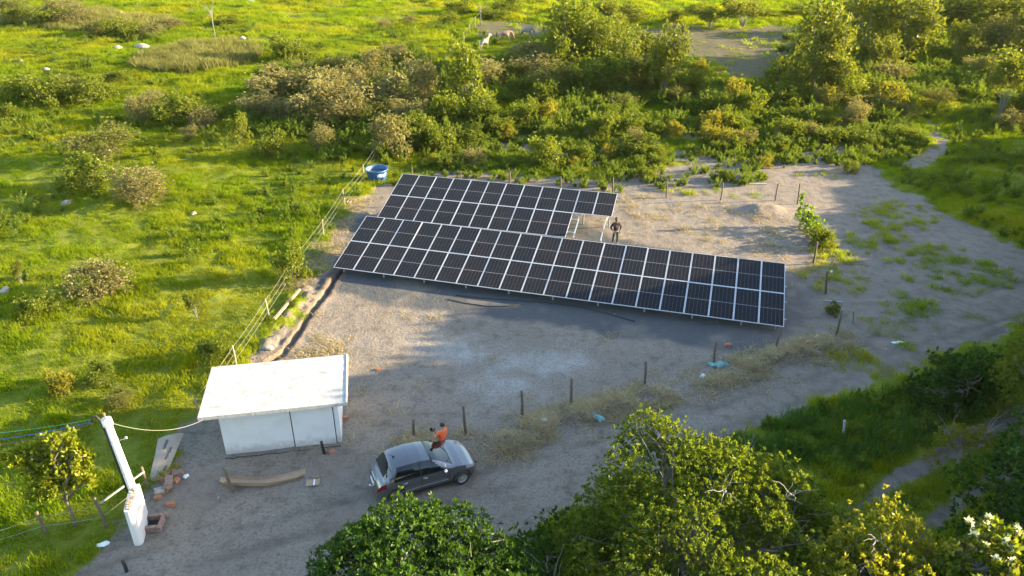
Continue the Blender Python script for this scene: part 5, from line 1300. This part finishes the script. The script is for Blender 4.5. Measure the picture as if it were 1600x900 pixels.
for k_ in range(9):
    a = 2 * math.pi * k_ / 9; m_ = Matrix.Rotation(a, 3, 'Z'); rim.box(m_ @ Vector((.11, 0, .075)), (.15, .032, .025), m=m_)
rim.lathe([(0, .105), (.045, .10), (.05, .06)], 12); rme = rim.mesh('rim'); rme.materials.append(M['silver'])
for wx in WHX:
    for sg in (1, -1):
        wh = thing('wheel', None, None); wh.parent = car; wh.location = (wx, sg * .735, .305); wh.rotation_euler = (R(-90) * sg, 0, R(4) if wx > 2 else 0)
        obj('tyre', tme, None, wh); obj('rim', rme, None, wh)
for sg in (1, -1):
    b = MB(); V0, F0 = ico(2); b.add([(2.50 + v[0] * .065, sg * (.97 + v[1] * .10), .99 + v[2] * .07) for v in V0], [tuple(f) for f in F0], True); mr = b.build('wing_mirror', M['paint' if sg > 0 else 'chrome'], car)
    b = MB(); b.box((2.52, sg * .87, .95), (.06, .10, .03)); b.build('mirror_arm', M['trim'], mr)
b = MB(); b.tube([(.86, 0, 1.44), (.80, 0, 1.47)], .035, 8); b.tube([(.84, 0, 1.46), (.66, 0, 1.62)], .008, 5); b.build('aerial', M['trim'], car)
b = MB(); b.box((-.012, 0, .62), (.03, .42, .13)); b.build('number_plate', M['plate'], car)
b = MB(); b.box((-.03, 0, .36), (.12, .05, .05)); b.tube([(-.10, 0, .38), (-.10, 0, .46)], .03, 8); b.build('tow_hitch', M['chrome'], car)
b = MB(); b.box((.07, 0, .80), (.05, .50, .03)); b.build('tailgate_strip', M['chrome'], car)
b = MB(); b.box((CL + .005, 0, .40), (.03, .70, .14)); b.build('grille', M['trim'], car)
for sg in (1, -1):
    b = MB(); b.tube([(2.86, sg * .10 - .2, .99), (2.70, sg * .45 - .1, 1.09)], .012, 5); b.build('wiper', M['trim'], car)
CAR_YAW = R(22.8); c0 = Vector((-3.30, 22.62, 0)); axc = Vector((math.cos(CAR_YAW), math.sin(CAR_YAW), 0)); car.location = c0 - axc * CL / 2 + Vector((0, 0, .01)); car.rotation_euler.z = CAR_YAW
# ------------------------------------------------------------------ people and animals: one skinned body each
def skinned(name, chain, edges, m, parent, sub=2):
    """chain: {joint: (x, y, z, radius)}"""
    names = list(chain); me = bpy.data.meshes.new(name)
    me.from_pydata([chain[n][:3] for n in names], [(names.index(a), names.index(b_)) for a, b_ in edges], []); me.update()
    o = bpy.data.objects.new(name, me); C.objects.link(o)
    md = o.modifiers.new('skin', 'SKIN'); md.use_smooth_shade = True
    sv = me.skin_vertices[0].data
    for i, n in enumerate(names):
        r_ = chain[n][3]; sv[i].radius = (r_, r_) if not isinstance(r_, tuple) else r_; sv[i].use_root = (i == 0)
    o.modifiers.new('sub', 'SUBSURF').levels = sub; o.modifiers['sub'].render_levels = sub
    dg = bpy.context.evaluated_depsgraph_get(); ev = o.evaluated_get(dg); me2 = bpy.data.meshes.new_from_object(ev)
    bpy.data.objects.remove(o); me2.name = name; me2.materials.clear(); me2.materials.append(M[m])
    me2.polygons.foreach_set('use_smooth', np.ones(len(me2.polygons), bool))
    return link(bpy.data.objects.new(name, me2), parent)
def person(label, loc, rz, J, cloth, skin_m, lean=0.):
    """J: joints in metres, x to the person's left, -y the way the person faces"""
    t = thing('person', label, 'person', loc, rz)
    ch = {'pelvis': (0, 0, .92, (.15, .11)), 'waist': (0, .0, 1.05, (.135, .10)), 'chest': (0, .01 + lean, 1.27, (.165, .115)), 'neck0': (0, .02 + lean, 1.42, .07), 'neck': (0, .01 + lean, 1.48, .055),
          'head0': (0, -.01 + lean, 1.55, .082), 'head1': (0, -.005 + lean, 1.63, .098), 'head2': (0, .005 + lean, 1.70, .075)}
    ed = [('pelvis', 'waist'), ('waist', 'chest'), ('chest', 'neck0'), ('neck0', 'neck'), ('neck', 'head0'), ('head0', 'head1'), ('head1', 'head2')]
    sl = {}; tr = {}
    for s_, sg in (('l', 1), ('r', -1)):
        sh, el, wr = J['sh' + s_], J['el' + s_], J['wr' + s_]
        ch.update({'sh' + s_: (*sh, .062), 'el' + s_: (*el, .043), 'wr' + s_: (*wr, .028)})
        ed += [('chest', 'sh' + s_), ('sh' + s_, 'el' + s_), ('el' + s_, 'wr' + s_)]
        d = (Vector(wr) - Vector(el)).normalized(); f = Vector(J.get('hand' + s_, d)).normalized(); side = f.cross(Vector((0, 0, 1))).normalized(); palm = Vector(wr) + d * .03 + f * .05
        ch['palm' + s_] = (*palm, (.036, .020)); ed.append(('wr' + s_, 'palm' + s_)); nrm = side.cross(f)
        for k_, (off, ln) in enumerate(((-.030, .062), (-.010, .075), (.011, .070), (.030, .052))):
            a_ = palm + side * off + f * .04; m_ = a_ + f * ln * .55 - nrm * .012; e_ = m_ + f * ln * .4 - nrm * .03
            for nm, q in (('a', a_), ('b', m_), ('c', e_)): ch['f%s%d%s' % (s_, k_, nm)] = (*q, .0095 if nm != 'c' else .008)
            ed += [('palm' + s_, 'f%s%da' % (s_, k_)), ('f%s%da' % (s_, k_), 'f%s%db' % (s_, k_)), ('f%s%db' % (s_, k_), 'f%s%dc' % (s_, k_))]
        th_ = palm - side * .045 * sg + f * .005; t2 = th_ + f * .045 - side * .018 * sg
        ch['th%s1' % s_] = (*th_, .011); ch['th%s2' % s_] = (*t2, .0095); ed += [('palm' + s_, 'th%s1' % s_), ('th%s1' % s_, 'th%s2' % s_)]
        hp, kn, an, to = J['hp' + s_], J['kn' + s_], J['an' + s_], J['to' + s_]
        ch.update({'hp' + s_: (*hp, .088), 'kn' + s_: (*kn, .058), 'an' + s_: (*an, .038), 'to' + s_: (*to, .032)}); ed += [('pelvis', 'hp' + s_), ('hp' + s_, 'kn' + s_), ('kn' + s_, 'an' + s_), ('an' + s_, 'to' + s_)]
    body = skinned('body', ch, ed, skin_m, t)
    # head details on the body: nose and ears, eyes, mouth
    hd = Vector((0, -.005 + lean, 1.63))
    b = MB(); b.add([hd + Vector(v) for v in ((0, -.125, -.02), (.018, -.09, -.028), (-.018, -.09, -.028), (0, -.088, .02))], [(0, 1, 3), (0, 3, 2), (0, 2, 1)], True)
    for sg in (1, -1): b.add([hd + Vector((sg * .097 + v[0] * .010, .005 + v[1] * .02, -.005 + v[2] * .033)) for v in ico(1)[0]], [tuple(f) for f in ico(1)[1]], True)
    b.build('face_features', M[skin_m], body)
    b = MB()
    for sg in (1, -1): b.add([hd + Vector((sg * .035 + v[0] * .013, -.088 + v[1] * .008, .008 + v[2] * .008)) for v in ico(1)[0]], [tuple(f) for f in ico(1)[1]], True)
    b.box(hd + Vector((0, -.082, -.055)), (.045, .012, .008)); b.build('eyes_and_mouth', M['hair'], body)
    V0, F0 = ico(3); k_ = (V0[:, 2] > -.25) & ((V0[:, 1] > -.55) | (V0[:, 2] > .45)); idx = -np.ones(len(V0), int); idx[k_] = np.arange(k_.sum())
    fs_ = [tuple(idx[f]) for f in F0 if k_[f].all()]; vv = blobby(V0[k_], 3, 4, .05) * np.array([.108, .112, .108]) + np.array([0, .012 + lean, 1.655])
    b = MB(); b.add(vv, fs_, True); b.build('hair', M['hair'], t)
    up = {'chest': (0, .01 + lean, 1.24, (.185, .135)), 'waist': (0, 0, 1.04, (.165, .125)), 'hem': (0, 0, .85, (.185, .135)), 'collar': (0, .015 + lean, 1.40, (.10, .085))}
    ue = [('chest', 'waist'), ('waist', 'hem'), ('chest', 'collar')]
    for s_ in 'lr':
        up['sh' + s_] = (*J['sh' + s_], .080); A_, B_ = Vector(J['sh' + s_]), Vector(J['el' + s_])
        ue.append(('chest', 'sh' + s_))
        if cloth['long']:
            up['el' + s_] = (*B_, .060); W_ = B_.lerp(Vector(J['wr' + s_]), .92); up['cu' + s_] = (*W_, .042); ue += [('sh' + s_, 'el' + s_), ('el' + s_, 'cu' + s_)]
        else:
            up['cu' + s_] = (*A_.lerp(B_, .72), .066); ue.append(('sh' + s_, 'cu' + s_))
    skinned('shirt', up, ue, cloth['shirt'], t)
    tr = {'pelvis': (0, 0, .93, (.165, .12)), 'belt': (0, 0, 1.0, (.145, .11))}; te = [('pelvis', 'belt')]
    for s_ in 'lr':
        tr.update({'hp' + s_: (*J['hp' + s_], .098), 'kn' + s_: (*J['kn' + s_], .070), 'cu' + s_: (*Vector(J['kn' + s_]).lerp(Vector(J['an' + s_]), .93), .056)}); te += [('pelvis', 'hp' + s_), ('hp' + s_, 'kn' + s_), ('kn' + s_, 'cu' + s_)]
    skinned('trousers', tr, te, cloth['trousers'], t)
    for s_ in 'lr':
        a_, c_ = Vector(J['an' + s_]), Vector(J['to' + s_]); h_ = a_ + (a_ - c_).normalized() * .04
        skinned('shoe', {'h': (h_.x, h_.y, .045, .045), 'm': (*a_.lerp(c_, .55).xy, .045, (.048, .042)), 't': (c_.x, c_.y, .035, (.045, .032))}, [('h', 'm'), ('m', 't')], cloth['shoe'], t)
    return t
STAND = dict(shl=(.19, .01, 1.36), shr=(-.19, .01, 1.36), ell=(.33, .06, 1.10), elr=(-.33, .05, 1.10), wrl=(.22, -.10, .93), wrr=(-.23, -.10, .95), handl=(-.4, -.4, -.8), handr=(.4, -.4, -.8),
    hpl=(.09, 0, .86), hpr=(-.09, 0, .86), knl=(.11, -.02, .47), knr=(-.14, -.03, .47), anl=(.12, .01, .08), anr=(-.19, .0, .08), tol=(.14, -.13, .03), tor=(-.23, -.13, .03))
pm = GP(961, 381)
man = person('person in black hoodie with a red chest print standing behind the front array', (pm.x, pm.y, pm.z - .01), R(12), STAND, dict(shirt='blackcloth', trousers='darkjean', shoe='shoe', long=True), 'skin', 0)
b = MB(); b.box((0, -.150, 1.26), (.16, .012, .028)); b.box((.01, -.149, 1.222), (.10, .010, .014)); b.build('chest_print', M['redprint'], man)
b = MB(); b.lathe([(.150, .93), (.158, .90), (.160, .84)], 16); hm = b.build('shirt_hem', M['greycloth'], man); hm.scale = (1.12, .88, 1)
LEAN = dict(shl=(.19, .03, 1.36), shr=(-.19, .03, 1.36), ell=(.27, -.08, 1.10), elr=(-.26, -.09, 1.10), wrl=(.09, -.34, 1.08), wrr=(-.07, -.34, 1.10), handl=(-.3, -.8, .3), handr=(.3, -.8, .3),
    hpl=(.09, .02, .86), hpr=(-.09, .02, .86), knl=(.12, -.10, .47), knr=(-.11, -.14, .47), anl=(.13, -.08, .08), anr=(-.12, -.20, .08), tol=(.15, -.23, .03), tor=(-.14, -.35, .03))
po = Vector((-2.70, 23.86, 0))
orange = person('person in orange shirt leaning on the far side of the grey car holding a controller', (po.x, po.y, hz(po.x, po.y)), R(-128), LEAN, dict(shirt='orange', trousers='darkjean', shoe='shoe', long=False), 'skin2', .05); orange.scale = (.97, .97, .97)
ctl = thing('remote_controller', 'black controller held by the person in orange', 'controller', (0, 0, 0)); ctl.location = Matrix.Translation(po) @ Matrix.Rotation(R(-128), 4, 'Z') @ Vector((.01, -.43, 1.13)); ctl.rotation_euler = (R(30), 0, R(-128))
part('case', (0, 0, 0), (.16, .10, .045), 'trim', ctl); part('screen', (0, -.10, .05), (.15, .012, .085), 'carglass', ctl); b = MB(); b.tube([(.05, .05, 0), (.06, .08, .12)], .008, 5); b.tube([(-.05, .05, 0), (-.06, .08, .12)], .008, 5); b.build('antenna', M['trim'], ctl)
def horse(px, py, rz, label, m, graze, s=1.0, leg_m=None):
    p = GP(px, py); t = thing('horse', label, 'horse', p, rz); t.scale = (s, s, s)
    ch = {'chest': (.50, 0, 1.08, (.24, .30)), 'mid': (.0, 0, 1.06, (.27, .31)), 'belly': (-.3, 0, 1.10, (.26, .28)), 'rump': (-.58, 0, 1.18, (.25, .27)), 'with': (.62, 0, 1.30, (.14, .20))}
    ed = [('chest', 'mid'), ('mid', 'belly'), ('belly', 'rump'), ('chest', 'with')]
    nk = [(.88, 0, 1.20), (1.08, 0, .88), (1.16, 0, .62), (1.30, 0, .34)] if graze else [(.84, 0, 1.50), (1.02, 0, 1.72), (1.14, 0, 1.72), (1.40, 0, 1.50)]
    for k_, (q, r_) in enumerate(zip(nk, ((.12, .18), (.10, .14), (.09, .12), (.06, .07)))): ch['n%d' % k_] = (*q, r_); ed.append(('with' if k_ == 0 else 'n%d' % (k_ - 1), 'n%d' % k_))
    for sg in (1, -1):
        q = 'l' if sg > 0 else 'r'; sp = .06 * sg
        for k_, (a_, r_) in enumerate((((.52 + sp, .13 * sg, .85), .10), ((.54 + sp * 1.6, .14 * sg, .50), .055), ((.52 + sp * 2, .14 * sg, .14), .036), ((.56 + sp * 2, .14 * sg, .04), .05))):
            ch['f%s%d' % (q, k_)] = (*a_, r_); ed.append(('chest' if k_ == 0 else 'f%s%d' % (q, k_ - 1), 'f%s%d' % (q, k_)))
        for k_, (a_, r_) in enumerate((((-.56, .14 * sg, .92), .14), ((-.48 + sp, .15 * sg, .76), .10), ((-.74 + sp, .15 * sg, .48), .055), ((-.68 + sp, .15 * sg, .14), .038), ((-.63 + sp, .15 * sg, .04), .05))):
            ch['h%s%d' % (q, k_)] = (*a_, r_); ed.append(('rump' if k_ == 0 else 'h%s%d' % (q, k_ - 1), 'h%s%d' % (q, k_)))
    skinned('body', ch, ed, m, t)
    b = MB(); b.tube([(-.82, 0, 1.28), (-.94, 0, 1.15), (-.96, 0, .80), (-.92, 0, .55)], [.04, .07, .06, .02], 7); b.build('tail', M[leg_m or m], t)
    hp = Vector(nk[2])
    b = MB()
    for sg in (1, -1): b.tube([hp + Vector((-.06, .06 * sg, .06)), hp + Vector((-.07, .08 * sg, .20))], [.035, .008], 5)
    b.build('ear', M[m], t)
    b = MB(); b.tube([Vector(ch['with'][:3]) + Vector((0, 0, .18)), Vector(nk[0]) + Vector((-.05, 0, .18)), Vector(nk[1]) + Vector((-.10, 0, .12)), hp + Vector((-.12, 0, .06))], [.03, .05, .05, .03], 6); b.build('mane', M[leg_m or m], t)
horse(757, 78, R(50), 'white horse standing at the left of the three horses by the thicket', 'horse_white', False, 1.0)
horse(788, 66, R(8), 'chestnut roan horse grazing in the middle of the three horses', 'horse_roan', True, 1.05, 'horse_leg')
horse(822, 60, R(-10), 'pale horse at the right of the three horses half hidden by bushes', 'horse_white', True, 1.0)

# ------------------------------------------------------------------ evening haze
b = MB(); b.box((0, 1550, 10.0), (5400, 5200, 23.0)); hz_o = b.build('haze', None if False else M['litter'])
hm_ = bpy.data.materials.new('haze_air'); hm_.use_nodes = True; nt = hm_.node_tree; nt.nodes.clear()
out = nt.nodes.new('ShaderNodeOutputMaterial'); vol = nt.nodes.new('ShaderNodeVolumePrincipled'); nt.links.new(vol.outputs[0], out.inputs['Volume'])
vol.inputs['Color'].default_value = (1.0, .95, .82, 1); vol.inputs['Density'].default_value = .00004; vol.inputs['Anisotropy'].default_value = .25
hz_o.data.materials.clear(); hz_o.data.materials.append(hm_); tag(hz_o, kind='stuff')
